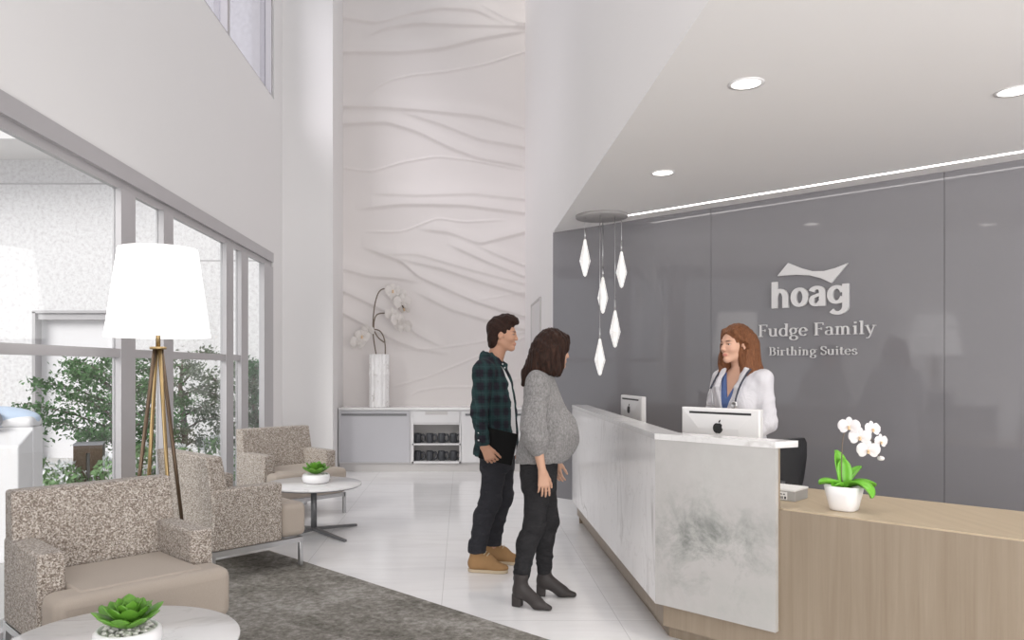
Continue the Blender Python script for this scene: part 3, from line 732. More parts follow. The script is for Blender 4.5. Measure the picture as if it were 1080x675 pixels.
def cdoor(name, x0, x1, z0, z1, m, hx=None):
    o = cab(name, m, (x0, x1, YF, YF+.02, z0, z1), bev=.002)
    if hx:
        bm = bmesh.new(); box(bm, hx[0], hx[1], YF-.012, YF, z1-.062, z1-.035, bev=.002); obj('handle', bm, M['darksteel'], o)
    return o
cdoor('door', XA+.02, x_d-.02, .135, ZC-.045, M['door_lam'], (XA+.04, x_d-.06))
o = cdoor('drawer', x_s0+.02, x_s1-.02, .665, ZC-.045, M['white_lam'])
bm = bmesh.new(); box(bm, (x_s0+x_s1)/2-.15, (x_s0+x_s1)/2+.15, YF-.004, YF+.001, ZC-.095, ZC-.05, bev=.002); obj('handle', bm, M['recess_lam'], o)
cdoor('door', x_s1+.01, .20, .135, ZC-.045, M['white_lam'], (x_s1+.06, .15))
cdoor('door', .205, XB-.02, .135, ZC-.045, M['white_lam'], (.26, XB-.08))
# mugs in the cubbies
def make_mug():
    m = thing('mug', 'x', 'mug', (0, 0, 0), 0, 'dark mugs in the cabinet cubbies')
    bm = bmesh.new(); lathe(bm, [(0, 0), (.036, 0), (.041, .008), (.042, .095), (.039, .112), (.035, .112), (.037, .095), (.036, .012), (0, .012)], 28); obj('body', bm, M['mug'], m)
    bm = bmesh.new(); tube(bm, [(.036, 0, .092), (.066, 0, .094), (.082, 0, .07), (.080, 0, .035), (.060, 0, .018), (.036, 0, .022)], .013, 8); obj('handle', bm, M['mug'], m)
    return m
mug0 = make_mug(); k = 0
for zi, (z, row) in enumerate(((.385, 'upper'), (.145, 'lower'))):
    for i, nm in enumerate(('first', 'second', 'third', 'fourth')):
        m = mug0 if k == 0 else copy_tree(mug0); k += 1
        px = 350 + (618, 704, 788, 872)[i]/6.75
        m.location = ((px-488)/810*(YF+.13)-.012, YF+.13, z); m.scale = (1.16,)*3; m['label'] = '%s charcoal mug from the left on the %s cabinet shelf' % (nm, row)
# fluted vase with dried orchid branches
vx, vy = (400-488)/810*10.6, 10.6
t = thing('floor_vase', 'tall fluted grey-veined stone vase on the white cabinet', 'vase', (vx, vy, ZC))
bm = bmesh.new(); n = 96
def fl(r): return [r*(1-.085*(.5+.5*math.cos(k*2*PI/n*12))**2) for k in range(n)]
rows = []
for r, z in ((.0, 0), (.135, 0), (.138, .01), (.138, .43), (.143, .44), (.143, .475), (.138, .485), (.138, .72), (.128, .725), (.12, .72), (.115, .66), (0.0, .66)):
    rr = fl(r); rows.append([(rr[k % n]*math.cos(2*PI*k/n), rr[k % n]*math.sin(2*PI*k/n), z) for k in range(n+1)])
grid_sheet(bm, rows); bmesh.ops.remove_doubles(bm, verts=bm.verts[:], dist=1e-5)
obj('body', bm, M['vase'], t)
def blossom(bm, c, face, size, mi_p=0, mi_h=1, rnd=random):
    z = Vector(face).normalized(); x = z.cross(Vector((0, 0, 1))); x = x.normalized() if x.length > .01 else Vector((1, 0, 0)); y = z.cross(x)
    Mx = Matrix.Translation(c) @ Matrix((x, -y, z)).transposed().to_4x4()
    if (Mx.to_3x3() @ Vector((0, 1, 0))).z < 0: Mx = Mx @ rot_z(PI)
    def petal(a, L, w, cup):
        Ma = Mx @ rot_z(R(a)-PI/2)
        rows = []
        for f, ww in ((0, .12), (.2, .62), (.45, 1), (.7, 1), (.88, .72), (.97, .38), (1, .1)):
            rows.append([Ma @ Vector((w*ww*s, f*L, cup*L*(math.sin(f*2.2)*.5) - abs(s)*w*.15 + .002*mi)) for s in (-1, -.5, 0, .5, 1)])
        grid_sheet(bm, rows, mi_p)
    mi = 0
    for a, L, w in ((90, .95, .30), (215, .95, .30), (325, .95, .30)): petal(a, size*L, size*w, .15)
    mi = 1
    for a in (12, 168): petal(a, size*1.05, size*.56, .28)
    ball(bm, Mx @ Vector((0, -.05*size, .18*size)), (.13*size, .13*size, .16*size), 8, 6, mi_h, Mx.to_3x3().to_4x4())
    ball(bm, Mx @ Vector((0, -.25*size, .16*size)), (.16*size, .12*size, .10*size), 8, 6, mi_h, Mx.to_3x3().to_4x4())
def at(px, py, Y): return Vector(((px-488)/810*Y, Y, 1.42-(py-387)/810*Y))
def smooth_path(pts, n=6):
    pts = [Vector(p) for p in pts]; out = []
    P = [pts[0]*2-pts[1]]+pts+[pts[-1]*2-pts[-2]]
    for i in range(1, len(P)-2):
        for k in range(n):
            u = k/n; a, b, c, d = P[i-1:i+3]
            out.append(.5*((2*b)+(c-a)*u+(2*a-5*b+4*c-d)*u*u+(3*b-a-3*c+d)*u**3))
    return out+[pts[-1]]
t = thing('orchid_branches', 'dried orchid branches arching out of the stone vase', 'plant', (vx, vy, ZC+.66)); IT2 = Matrix.Translation(t.location).inverted()
V8 = lambda x, y: at(360+x/4.5, 290+y/4.5, 10.6)
def stemo(pts):
    bm = bmesh.new(); tube(bm, smooth_path(pts), .0085, 7); o = obj('branch', bm, M['dry_stem'], t); o.matrix_parent_inverse = IT2
vz = Vector((vx, vy, ZC+.662))
stemo([vz+Vector((-.02, 0, 0)), V8(166, 380), V8(152, 290), V8(152, 200), V8(165, 115), V8(190, 70), V8(240, 66)])
stemo([V8(153, 255), V8(158, 210), V8(175, 185), V8(222, 180)])
stemo([vz+Vector((.05, 0, 0)), V8(208, 380), V8(205, 310), V8(185, 268), V8(150, 258), V8(120, 268)])
stemo([V8(203, 320), V8(178, 300), V8(158, 270), V8(150, 258)])
rnd = random.Random(11)
for i, (x, y, s) in enumerate(((245, 75, .11), (268, 95, .12), (290, 130, .12), (300, 158, .10), (240, 188, .10), (268, 215, .11), (292, 240, .12), (300, 255, .09), (128, 262, .10), (100, 290, .11), (80, 318, .11), (72, 335, .08))):
    bm = bmesh.new(); blossom(bm, V8(x, y)+Vector((0, rnd.uniform(-.05, .02), 0)), (rnd.uniform(-.8, .8), -1, rnd.uniform(-.7, .2)), s)
    o = obj('blossom', bm, [M['dry_petal'], M['petal_heart'] if i % 3 == 0 else M['dry_petal']], t); o.matrix_parent_inverse = IT2
for pts in ([V8(240, 66), V8(270, 95), V8(292, 150), V8(296, 168)], [V8(222, 180), V8(262, 205), V8(288, 245), V8(300, 262)], [V8(120, 268), V8(95, 295), V8(75, 335)]): stemo(pts)

# ------------------------------------------------------------------ reception desk
def D(a, s): return (s/2+a, s/2-a)               # along the angled desk: a; depth: s = x + y
S0 = 4.978; XM = .998; YFAR = 7.0; AC = (XM-(S0-XM))/2; AE = -1.048
zt, zb_ = 1.075, .195
t = thing('reception_desk', 'angled reception desk with white marble front and pale oak base and counter', 'desk', (1.5, 4.6, 0)); IT = Matrix.Translation(t.location).inverted()
def dk(name, m, polys, parent=None, bev=0):
    bm = bmesh.new()
    for p, z0, z1 in polys: prism(bm, p, z0, z1)
    if bev: bmesh.ops.bevel(bm, geom=bm.edges[:], offset=bev, segments=2, profile=.5, affect='EDGES')
    o = obj(name, bm, m, t); o.matrix_parent_inverse = IT; return o
th = .03
inn = S0+th*math.sqrt(2)
YJ = 4.99
for y0, y1 in ((S0-XM, YJ-.0015), (YJ+.0015, YFAR)):
    p = [(XM, y0), (XM+th, y0 if y0 > 4.2 else y0+th*(math.sqrt(2)-1)), (XM+th, y1), (XM, y1)]
    dk('marble_side', M['marble_side'], [(p, zb_, zt-.03)])
# end panel is built in its own frame so that its clouds sit on the sheet
bm = bmesh.new()
w_ = (AE-AC)*math.sqrt(2)
prism(bm, [(0, 0), (w_, 0), (w_, th), (th*.414, th)], zb_, zt-.03)
o = obj('marble_end', bm, M['marble_end'], t)
o.location = (D(AC, S0)[0]-1.5, D(AC, S0)[1]-4.6, 0); o.rotation_euler.z = R(-45)
def ledge(w): return inn+w*math.sqrt(2)
lw = .135; xi = XM+lw; si = S0+lw*math.sqrt(2)
dk('transaction_ledge', M['marble_top'], [([(XM-.004, S0-XM-.002), D(AE, S0-.006), D(AE+.035, si-.02), D(AE+.035, si), (xi, si-xi), (xi, YJ-.001), (XM-.004, YJ-.001)], zt-.03, zt),
                                          ([(XM-.004, YJ+.001), (xi, YJ+.001), (xi, YFAR), (XM-.004, YFAR)], zt-.03, zt)])
sf = 5.1; zc = .765
xo = XM+.045
so = S0+.06
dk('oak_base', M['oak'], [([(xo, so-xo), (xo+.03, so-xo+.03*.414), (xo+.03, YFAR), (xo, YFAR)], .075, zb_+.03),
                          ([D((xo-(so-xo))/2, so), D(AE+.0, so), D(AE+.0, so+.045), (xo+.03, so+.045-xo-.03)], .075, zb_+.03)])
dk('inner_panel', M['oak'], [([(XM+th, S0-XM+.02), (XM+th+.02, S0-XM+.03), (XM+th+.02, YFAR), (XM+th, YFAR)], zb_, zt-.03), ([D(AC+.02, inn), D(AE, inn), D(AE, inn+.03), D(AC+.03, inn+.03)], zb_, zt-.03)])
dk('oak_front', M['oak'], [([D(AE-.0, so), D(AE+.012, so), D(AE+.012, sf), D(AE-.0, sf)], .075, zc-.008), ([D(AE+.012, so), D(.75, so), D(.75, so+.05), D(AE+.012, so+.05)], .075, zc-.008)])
bm = bmesh.new()
ax = -1.55
prism(bm, [D(AE+.013, so), D(.75, so), D(.75, 6.02), D(AE-.25, 6.02), D(AE-.25, inn+.03), D(AE+.013, inn+.03)], zc-.0075, zc)
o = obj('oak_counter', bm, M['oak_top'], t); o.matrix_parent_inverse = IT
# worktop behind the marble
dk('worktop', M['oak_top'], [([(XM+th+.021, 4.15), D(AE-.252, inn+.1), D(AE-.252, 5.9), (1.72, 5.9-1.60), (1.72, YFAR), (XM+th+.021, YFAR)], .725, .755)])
sp = so+.10; xp = xo+.045
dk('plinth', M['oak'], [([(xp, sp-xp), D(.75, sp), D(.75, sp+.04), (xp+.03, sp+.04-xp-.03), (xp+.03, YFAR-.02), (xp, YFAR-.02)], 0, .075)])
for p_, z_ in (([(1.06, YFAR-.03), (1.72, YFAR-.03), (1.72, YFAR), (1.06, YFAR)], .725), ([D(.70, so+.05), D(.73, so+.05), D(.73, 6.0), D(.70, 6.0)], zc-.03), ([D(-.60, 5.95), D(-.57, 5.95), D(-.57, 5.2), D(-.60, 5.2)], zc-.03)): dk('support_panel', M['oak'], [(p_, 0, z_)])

# computers seen from behind
def make_pc(label):
    t = thing('desktop_computer', label, 'computer', (0, 0, 0), 0, 'white all-in-one computers on the desk')
    bm = bmesh.new()                                   # shell: back towards -y, screen +y, bulging pyramid-like back
    w, z0, z1 = .225, .11, .44
    def ring(y, i): return [(-w+i, y, z0+i), (w-i, y, z0+i), (w-i, y, z1-i), (-w+i, y, z1-i)]
    rs = [[bm.verts.new(p) for p in ring(y, i)] for y, i in ((.018, 0), (-.012, 0), (-.02, .008), (-.034, .11))]
    for a, b in zip(rs, rs[1:]):
        for k in range(4): bm.faces.new((a[k], a[(k+1)%4], b[(k+1)%4], b[k]))
    bm.faces.new(rs[0][::-1]); bm.faces.new(rs[-1])
    obj('housing', bm, M['pc_white'], t)
    bm = bmesh.new(); box(bm, -w+.012, w-.012, .018, .0195, z0+.06, z1-.012); obj('screen', bm, M['black'], t)
    bm = bmesh.new(); box(bm, -w+.05, w-.045, -.0235, -.019, z1-.033, z1-.021); obj('vent', bm, M['black'], t)
    # fruit emblem
    bm = bmesh.new()
    def flat(pts, y0=-.0365, y1=-.033):
        f = [bm.verts.new((x, y0, z)) for x, z in pts]; b = [bm.verts.new((x, y1, z)) for x, z in pts]
        n = len(pts); bm.faces.new(f); bm.faces.new(b[::-1])
        for i in range(n): bm.faces.new((f[i], f[(i+1)%n], b[(i+1)%n], b[i]))
    out = []; s = .030; cz = .333
    for k in range(64):
        a = 2*PI*k/64; x = math.cos(a); z = math.sin(a)
        r = 1 - .16*math.exp(-((a-PI/2)/.35)**2) - .10*math.exp(-((a-3*PI/2)/.22)**2)
        X, Z = x*r*s*.92, z*r*s
        d = math.hypot(X-1.12*s, Z-.22*s)
        if d < .42*s:
            vx_, vz_ = (X-1.12*s)/d, (Z-.22*s)/d; X, Z = 1.12*s+vx_*.42*s, .22*s+vz_*.42*s
        out.append((X, cz+Z))
    flat(out)
    lf = [(0.0+.18*s+math.sin(u*PI)*sg_*.13*s+u*.28*s, cz+(.98+u*.55)*s) for sg_, us in ((1, np.linspace(0, 1, 7)), (-1, np.linspace(1, 0, 7)[1:-1])) for u in us]
    flat(lf)
    obj('emblem', bm, M['black'], t)
    bm = bmesh.new(); box(bm, -.09, .09, -.085, .095, 0, .008, bev=.003); box(bm, -.075, .075, -.055, -.036, .008, .22, bev=.003); obj('stand', bm, M['steel'], t)
    return t
M['pc_white'] = plain('white_polycarbonate', (.72, .715, .72), .3, var=.01)
pc = make_pc('white desktop computer seen from behind in front of the doctor'); pc.location = (1.405, 4.18, .7655-.0095); pc.rotation_euler.z = R(-45)
pc2 = copy_tree(pc); pc2.location = (1.325, 5.98, .7555); pc2.rotation_euler.z = R(-82); pc2['label'] = 'smaller-looking white desktop computer farther back on the marble desk'

# office chair
t = thing('office_chair', 'black office chair behind the desk, partly hidden by the marble end', 'chair', (1.915, 5.135, 0), R(20))
bm = bmesh.new()
rows_f = []
for z, y, w in ((.52, -.20, .19), (.58, -.215, .220), (.70, -.24, .230), (.84, -.27, .225), (.935, -.29, .205), (.965, -.297, .18)):
    rows_f.append((z, y, w))
for sgn, off in ((1, 0), (-1, -.045)):
    grid_sheet(bm, [[(w*s, y+off+(.04*s*s), z) for s in (-1, -.66, -.33, 0, .33, .66, 1)] for z, y, w in rows_f])
bm.verts.ensure_lookup_table(); n1 = len(rows_f)*7
def bridge(i, j): bm.faces.new((bm.verts[i], bm.verts[j], bm.verts[j+n1], bm.verts[i+n1]))
for r in range(len(rows_f)-1): bridge(r*7, r*7+7); bridge(r*7+6, r*7+13)
for c in range(6): bridge(c, c+1); bridge((len(rows_f)-1)*7+c, (len(rows_f)-1)*7+c+1)
obj('backrest', bm, M['black'], t)
bm = bmesh.new(); box(bm, -.24, .24, -.22, .24, .43, .50, bev=.03, seg=3); obj('seat', bm, M['black'], t)
bm = bmesh.new(); tube(bm, [(0, -.05, .43), (0, -.2, .42), (0, -.27, .5), (0, -.30, .7)], .02, 8); obj('back_support', bm, M['darksteel'], t)
bm = bmesh.new(); lathe(bm, [(.025, .09), (.025, .43)], 14, cap0=True, cap1=True); obj('gas_column', bm, M['darksteel'], t)
for k in range(5):
    a = k*2*PI/5; bm = bmesh.new(); tube(bm, [(0, 0, .10), (.26*math.cos(a), .26*math.sin(a), .07)], [.022, .014], 8); f = obj('leg', bm, M['darksteel'], t)
    bm = bmesh.new(); ball(bm, (.26*math.cos(a), .26*math.sin(a), .03), .03, 12, 8); obj('castor', bm, M['black'], f)

# small carton on the counter
zc_ = .765
cx_, cy_ = D(-1.127, 5.45)
t = thing('label_box', 'small grey box with a white lid and printed label beside the marble end', 'box', (cx_, cy_, zc_), R(-45))
bm = bmesh.new(); box(bm, -.10, .10, -.08, .08, 0, .048, bev=.002); obj('body', bm, M['paperbox'], t)
bm = bmesh.new(); box(bm, -.102, .102, -.082, .082, .048, .058, bev=.002); obj('lid', bm, M['paper'], t)
bm = bmesh.new(); box(bm, -.085, .062, -.0815, -.08, .005, .043); lb_ = obj('sticker', bm, M['paper'], t)
bm = bmesh.new()
for i in range(9): box(bm, -.052+i*.0125, -.043+i*.0125-(.003 if i % 3 == 1 else 0), -.0825, -.0815, .009, .021)
for i in range(8): box(bm, -.052+i*.0135, -.043+i*.0135, -.0825, -.0815, .029, .034)
obj('print', bm, M['print'], lb_)

# white orchid on the counter
ox, oy = D(-.885, 5.26)
t = thing('potted_orchid', 'white orchid with broad green leaves in a white pot on the oak counter', 'plant', (ox, oy, zc_), R(-45)); 
Y0 = oy
bm = bmesh.new()
seg = 40; rows = []
for r, z in ((0, 0), (.048, 0), (.056, .006), (.070, .07), (.078, .112), (.074, .114), (.066, .09), (0, .088)):
    row = []
    for k in range(seg+1):
        a = 2*PI*k/seg; c, s = math.cos(a), math.sin(a); q = (abs(c)**3.2+abs(s)**3.2)**(-1/3.2); row.append((r*q*c, r*q*s, z))
    rows.append(row)
grid_sheet(bm, rows); bmesh.ops.remove_doubles(bm, verts=bm.verts[:], dist=1e-5); obj('pot', bm, M['white_gloss'], t)
bm = bmesh.new(); ball(bm, (0, 0, .088), (.066, .066, .018), 20, 8); obj('soil', bm, M['dark_soil'], t)
def oleaf(az, tilt, L, w, droop):
    bm = bmesh.new(); mt = Matrix.Translation((0, 0, .10)) @ rot_z(az)
    rows = []
    for i in range(13):
        f = i/12; ww = (math.sin(PI*min(1, f*.62+.19))**.9)*(1 if f < .75 else math.sqrt(max(0, 1-((f-.75)/.26)**2)))
        ang = tilt - droop*f
        # integrate along the arc
        x = sum(math.cos(tilt-droop*j/12)*L/12 for j in range(i)); z = sum(math.sin(tilt-droop*j/12)*L/12 for j in range(i))
        nx, nz = -math.sin(ang), math.cos(ang)
        rows.append([mt @ Vector((x+nx*h, w*ww*s, z+nz*h)) for s, h in ((-1, .016*ww), (-.5, .004), (0, -.008), (.5, .004), (1, .016*ww))])
    grid_sheet(bm, rows)
    o = obj('leaf', bm, M['orchid_leaf'], t)
    md = o.modifiers.new('thick', 'SOLIDIFY'); md.thickness = .003
view = math.atan2(-1, -.52)
# image-plane helper for this plant: right of picture is local azimuth about 0 rotated by 45 degrees
def az(deg): return R(deg+45)
oleaf(az(182), R(38), .125, .024, R(55)); oleaf(az(122), R(74), .175, .047, R(-8)); oleaf(az(80), R(86), .135, .031, R(6))
oleaf(az(20), R(50), .14, .024, R(14)); oleaf(az(-14), R(32), .14, .032, R(50)); oleaf(az(-60), R(48), .17, .034, R(128)); oleaf(az(205), R(40), .08, .018, R(70))
def oP(x, y): # pixel in the orchid close-up to a point in the plant's own frame at the pot's depth
    w = at(860+x/5.622, 430+y/5.622, Y0); return rot_z(R(45)) @ (w - Vector((ox, oy, zc_)))
bm = bmesh.new(); tube(bm, smooth_path([(0, 0, .09), oP(156, 400), oP(158, 250), oP(168, 160), oP(200, 125), oP(260, 130), oP(330, 180), oP(380, 290)]), .0022, 6); obj('stem', bm, M['dry_stem'], t)
fc = rot_z(R(45)) @ Vector((-.25, -1, .05))
for x, y, s, dv in ((200, 110, .058, (-.3, 0)), (258, 170, .060, (0, -.1)), (325, 130, .052, (.5, .2)), (372, 200, .048, (.6, 0)), (308, 248, .062, (0, -.1))):
    bm = bmesh.new(); d = fc + rot_z(R(45)) @ Vector((dv[0], 0, dv[1]))
    blossom(bm, oP(x, y)+d.normalized()*.012, d, s*.78); obj('blossom', bm, [M['petal'], M['petal_heart']], t)
bm = bmesh.new(); ball(bm, oP(388, 300), (.016, .011, .011), 12, 8); obj('bud', bm, M['petal'], t)

M['canopy'] = plain('satin_grey_paint', (.36, .345, .345), .45)
# pendant cluster
cx_, cy_ = 1.2, 6.63
t = thing('pendant_light', 'cluster of five faceted glowing glass drops hanging from a round grey canopy', 'pendant lamp', (cx_, cy_, ZS))
bm = bmesh.new(); lathe(bm, [(0, 0), (.22, 0), (.222, -.004), (.222, -.022), (.219, -.025), (0, -.025)], 48); obj('canopy', bm, M['canopy'], t)
for x_px, top, bot, yy in ((617, 252, 292, -.02), (655.5, 265, 304, .02), (635.8, 292, 331, .12), (648.7, 327, 367, -.10), (632.7, 357, 396.5, -.12)):
    Yp = cy_+yy; X = (x_px-488)/810*Yp-cx_; z1 = 1.42-(top-387)/810*Yp-ZS; z0 = 1.42-(bot-387)/810*Yp-ZS
    bm = bmesh.new(); tube(bm, [(X, yy, -.02), (X, yy, z1)], .0028, 6); cd = obj('cord', bm, M['steel'], t)
    bm = bmesh.new(); tube(bm, [(X, yy, z1+.09), (X, yy, z1-.01)], .0065, 10); obj('ferrule', bm, M['steel'], cd)
    bm = bmesh.new(); h = z1-z0
    lathe(bm, [(0, z1), (.010, z1-.005), (.047, z0+h*.42), (.014, z0+.012), (0, z0)], 6, (X, yy, 0), smooth=False); obj('drop', bm, M['drop'], t)
# ------------------------------------------------------------------ people: implicit surfaces meshed into one skin
class Field:
    def __init__(s, lo, hi, h):
        s.lo = np.array(lo, np.float32); s.h = h
        n = [int(math.ceil((b-a)/h))+1 for a, b in zip(lo, hi)]
        s.ax = [(s.lo[i]+h*np.arange(n[i])).astype(np.float32) for i in range(3)]
        s.d = np.full(n, .3, np.float32)
    def add(s, prim, k=.01, op='u', pad=None):
        fn, lo, hi = prim
        m = (pad if pad is not None else k*1.2+.012)+s.h*2
        sl = []
        for i in range(3):
            a = np.searchsorted(s.ax[i], lo[i]-m); b = np.searchsorted(s.ax[i], hi[i]+m)
            if b <= a: return
            sl.append(slice(a, b))
        X = s.ax[0][sl[0]][:, None, None]; Y = s.ax[1][sl[1]][None, :, None]; Z = s.ax[2][sl[2]][None, None, :]
        b = fn(X, Y, Z).astype(np.float32); a = s.d[tuple(sl)]
        if op == 'u':
            if k > 0: h = np.maximum(k-np.abs(a-b), 0)/k; r = np.minimum(a, b)-h*h*k*.25
            else: r = np.minimum(a, b)
        else:
            b = -b
            if k > 0: h = np.maximum(k-np.abs(a-b), 0)/k; r = np.maximum(a, b)+h*h*k*.25
            else: r = np.maximum(a, b)
        s.d[tuple(sl)] = r
    def ripple(s, *waves):                     # (amplitude, wave vector, bend vector): soft strands and creases
        X = s.ax[0][:, None, None]; Y = s.ax[1][None, :, None]; Z = s.ax[2][None, None, :]
        for amp, k, b in waves: s.d += amp*np.sin(k[0]*X+k[1]*Y+k[2]*Z+1.7*np.sin(b[0]*X+b[1]*Y+b[2]*Z))
    def mesh(s, name):
        d = s.d; d[0] = d[-1] = .1; d[:, 0] = d[:, -1] = .1; d[:, :, 0] = d[:, :, -1] = .1
        ins = d < 0
        A = lambda i, j, k: (slice(i, i-1 or None), slice(j, j-1 or None), slice(k, k-1 or None))
        cnt = np.zeros(tuple(n-1 for n in d.shape), np.int8)
        for i in (0, 1):
            for j in (0, 1):
                for k in (0, 1): cnt += ins[A(i, j, k)]
        act = np.argwhere((cnt > 0) & (cnt < 8)); del cnt
        vid = np.full(tuple(n-1 for n in d.shape), -1, np.int32); vid[tuple(act.T)] = np.arange(len(act), dtype=np.int32)
        acc = np.zeros((len(act), 3), np.float32); w = np.zeros(len(act), np.float32)
        I, J, K = act.T
        C = {}
        for i in (0, 1):
            for j in (0, 1):
                for k in (0, 1): C[i, j, k] = d[I+i, J+j, K+k]
        for a in C:
            for ax in range(3):
                if a[ax]: continue
                b = list(a); b[ax] = 1; b = tuple(b)
                da, db = C[a], C[b]; m = (da < 0) != (db < 0)
                t = np.where(m, da/np.where(m, da-db, 1), 0)
                p = np.stack([np.full(len(act), float(v), np.float32) for v in a], 1); p[:, ax] += t
                acc[m] += p[m]; w[m] += 1
        co = (act+acc/np.maximum(w, 1)[:, None])*s.h+s.lo
        quads = []
        for ax in range(3):
            o = [x for x in range(3) if x != ax]
            lo_ = [slice(None)]*3; hi_ = [slice(None)]*3; lo_[ax] = slice(0, -1); hi_[ax] = slice(1, None)
            e = ins[tuple(lo_)] != ins[tuple(hi_)]
            P = np.argwhere(e); P = P[(P[:, o[0]] > 0) & (P[:, o[1]] > 0)]
            P = P[(P[:, o[0]] < d.shape[o[0]]-1) & (P[:, o[1]] < d.shape[o[1]]-1)]
            q = []
            for da, db in ((-1, -1), (0, -1), (0, 0), (-1, 0)):
                Q = P.copy(); Q[:, o[0]] += da; Q[:, o[1]] += db; q.append(vid[tuple(Q.T)])
            q = np.stack(q, 1); inside = ins[tuple(P.T)]
            fl = inside if ax != 1 else ~inside
            q[~fl] = q[~fl][:, ::-1]
            quads.append(q)
        quads = np.vstack(quads); quads = quads[(quads >= 0).all(1)]
        # light smoothing
        for it in range(2):
            sm = np.zeros_like(co); c = np.zeros(len(co), np.float32)
            for i in range(4):
                for j in (1, 3): np.add.at(sm, quads[:, i], co[quads[:, (i+j) % 4]]); np.add.at(c, quads[:, i], 1)
            co = co*.5+.5*sm/np.maximum(c, 1)[:, None]
        return np_mesh(name, co, quads), co
def V3(*a): return np.array(a, float)
def cap(a, b, ra, rb=None, flat=None):
    rb = ra if rb is None else rb; a = np.array(a, float); b = np.array(b, float); ba = b-a; L2 = max(float(ba @ ba), 1e-9)
    def fn(X, Y, Z):
        x, y, z = X-a[0], Y-a[1], Z-a[2]
        t = np.clip((x*ba[0]+y*ba[1]+z*ba[2])/L2, 0, 1)
        x, y, z = x-t*ba[0], y-t*ba[1], z-t*ba[2]
        q = x*x+y*y+z*z
        if flat is not None:
            n, f = flat; g = x*n[0]+y*n[1]+z*n[2]; q = q+(1/(f*f)-1)*g*g
        return np.sqrt(np.maximum(q, 0))-(ra+(rb-ra)*t)
    r = max(ra, rb)*(max(1, flat[1]) if flat is not None else 1)
    return fn, np.minimum(a, b)-r, np.maximum(a, b)+r
def ell(c, r, rot=None):
    c = np.array(c, float); r = np.array(r, float)
    Rm = np.array(Euler(rot).to_matrix()) if rot is not None else np.eye(3)
    def fn(X, Y, Z):
        x, y, z = X-c[0], Y-c[1], Z-c[2]
        u = [Rm[0, i]*x+Rm[1, i]*y+Rm[2, i]*z for i in range(3)]
        k0 = np.sqrt(sum((u[i]/r[i])**2 for i in range(3))); k1 = np.sqrt(sum((u[i]/r[i]**2)**2 for i in range(3)))
        return k0*(k0-1)/np.maximum(k1, 1e-6)
    m = r.max() if rot is not None else r
    return fn, c-m, c+m
def bx(c, r, rot=None, rd=.004):
    c = np.array(c, float); r = np.array(r, float); Rm = np.array(Euler(rot).to_matrix()) if rot is not None else np.eye(3)
    def fn(X, Y, Z):
        x, y, z = X-c[0], Y-c[1], Z-c[2]
        u = [np.abs(Rm[0, i]*x+Rm[1, i]*y+Rm[2, i]*z)-r[i]+rd for i in range(3)]
        return np.sqrt(sum(np.maximum(q, 0)**2 for q in u))+np.minimum(np.maximum(np.maximum(u[0], u[1]), u[2]), 0)-rd
    m = np.full(3, np.linalg.norm(r)) if rot is not None else r
    return fn, c-m, c+m
def loft(sec, n=2.0):                            # (z, cx, cy, rx, ry) stacked ellipses
    sec = sorted(sec); S = np.array(sec, float); z0, z1 = S[0, 0], S[-1, 0]
    zz = np.linspace(z0, z1, 80); T = [np.interp(zz, S[:, 0], S[:, i]) for i in range(1, 5)]
    for _ in range(5):
        for t in T: t[1:-1] = (t[:-2]+2*t[1:-1]+t[2:])/4
    def fn(X, Y, Z):
        zf = np.clip(Z, z0, z1); cx, cy, rx, ry = [np.interp(zf, zz, t).astype(np.float32) for t in T]
        d = ((np.abs((X-cx)/rx)**n+np.abs((Y-cy)/ry)**n)**(1/n)-1)*np.minimum(rx, ry)
        return np.maximum(d, np.maximum(z0-Z, Z-z1))
    lo = np.array([(S[:, 1]-S[:, 3]).min(), (S[:, 2]-S[:, 4]).min(), z0]); hi = np.array([(S[:, 1]+S[:, 3]).max(), (S[:, 2]+S[:, 4]).max(), z1])
    return fn, lo, hi
def xf(prim, Rm, c, s=1.0):                      # place a primitive given in its own frame
    fn, lo, hi = prim; Rm = np.array(Rm, float); c = np.array(c, float)
    cs = np.array([[(lo, hi)[i][0], (lo, hi)[j][1], (lo, hi)[k][2]] for i in (0, 1) for j in (0, 1) for k in (0, 1)])*s @ Rm.T+c
    def f2(X, Y, Z):
        x, y, z = X-c[0], Y-c[1], Z-c[2]
        return fn(*[(Rm[0, i]*x+Rm[1, i]*y+Rm[2, i]*z)/s for i in range(3)])*s
    return f2, cs.min(0), cs.max(0)
def rotm(yaw=0, pitch=0, roll=0): return np.array((Matrix.Rotation(R(yaw), 3, 'Z') @ Matrix.Rotation(R(pitch), 3, 'Y') @ Matrix.Rotation(R(roll), 3, 'X')))

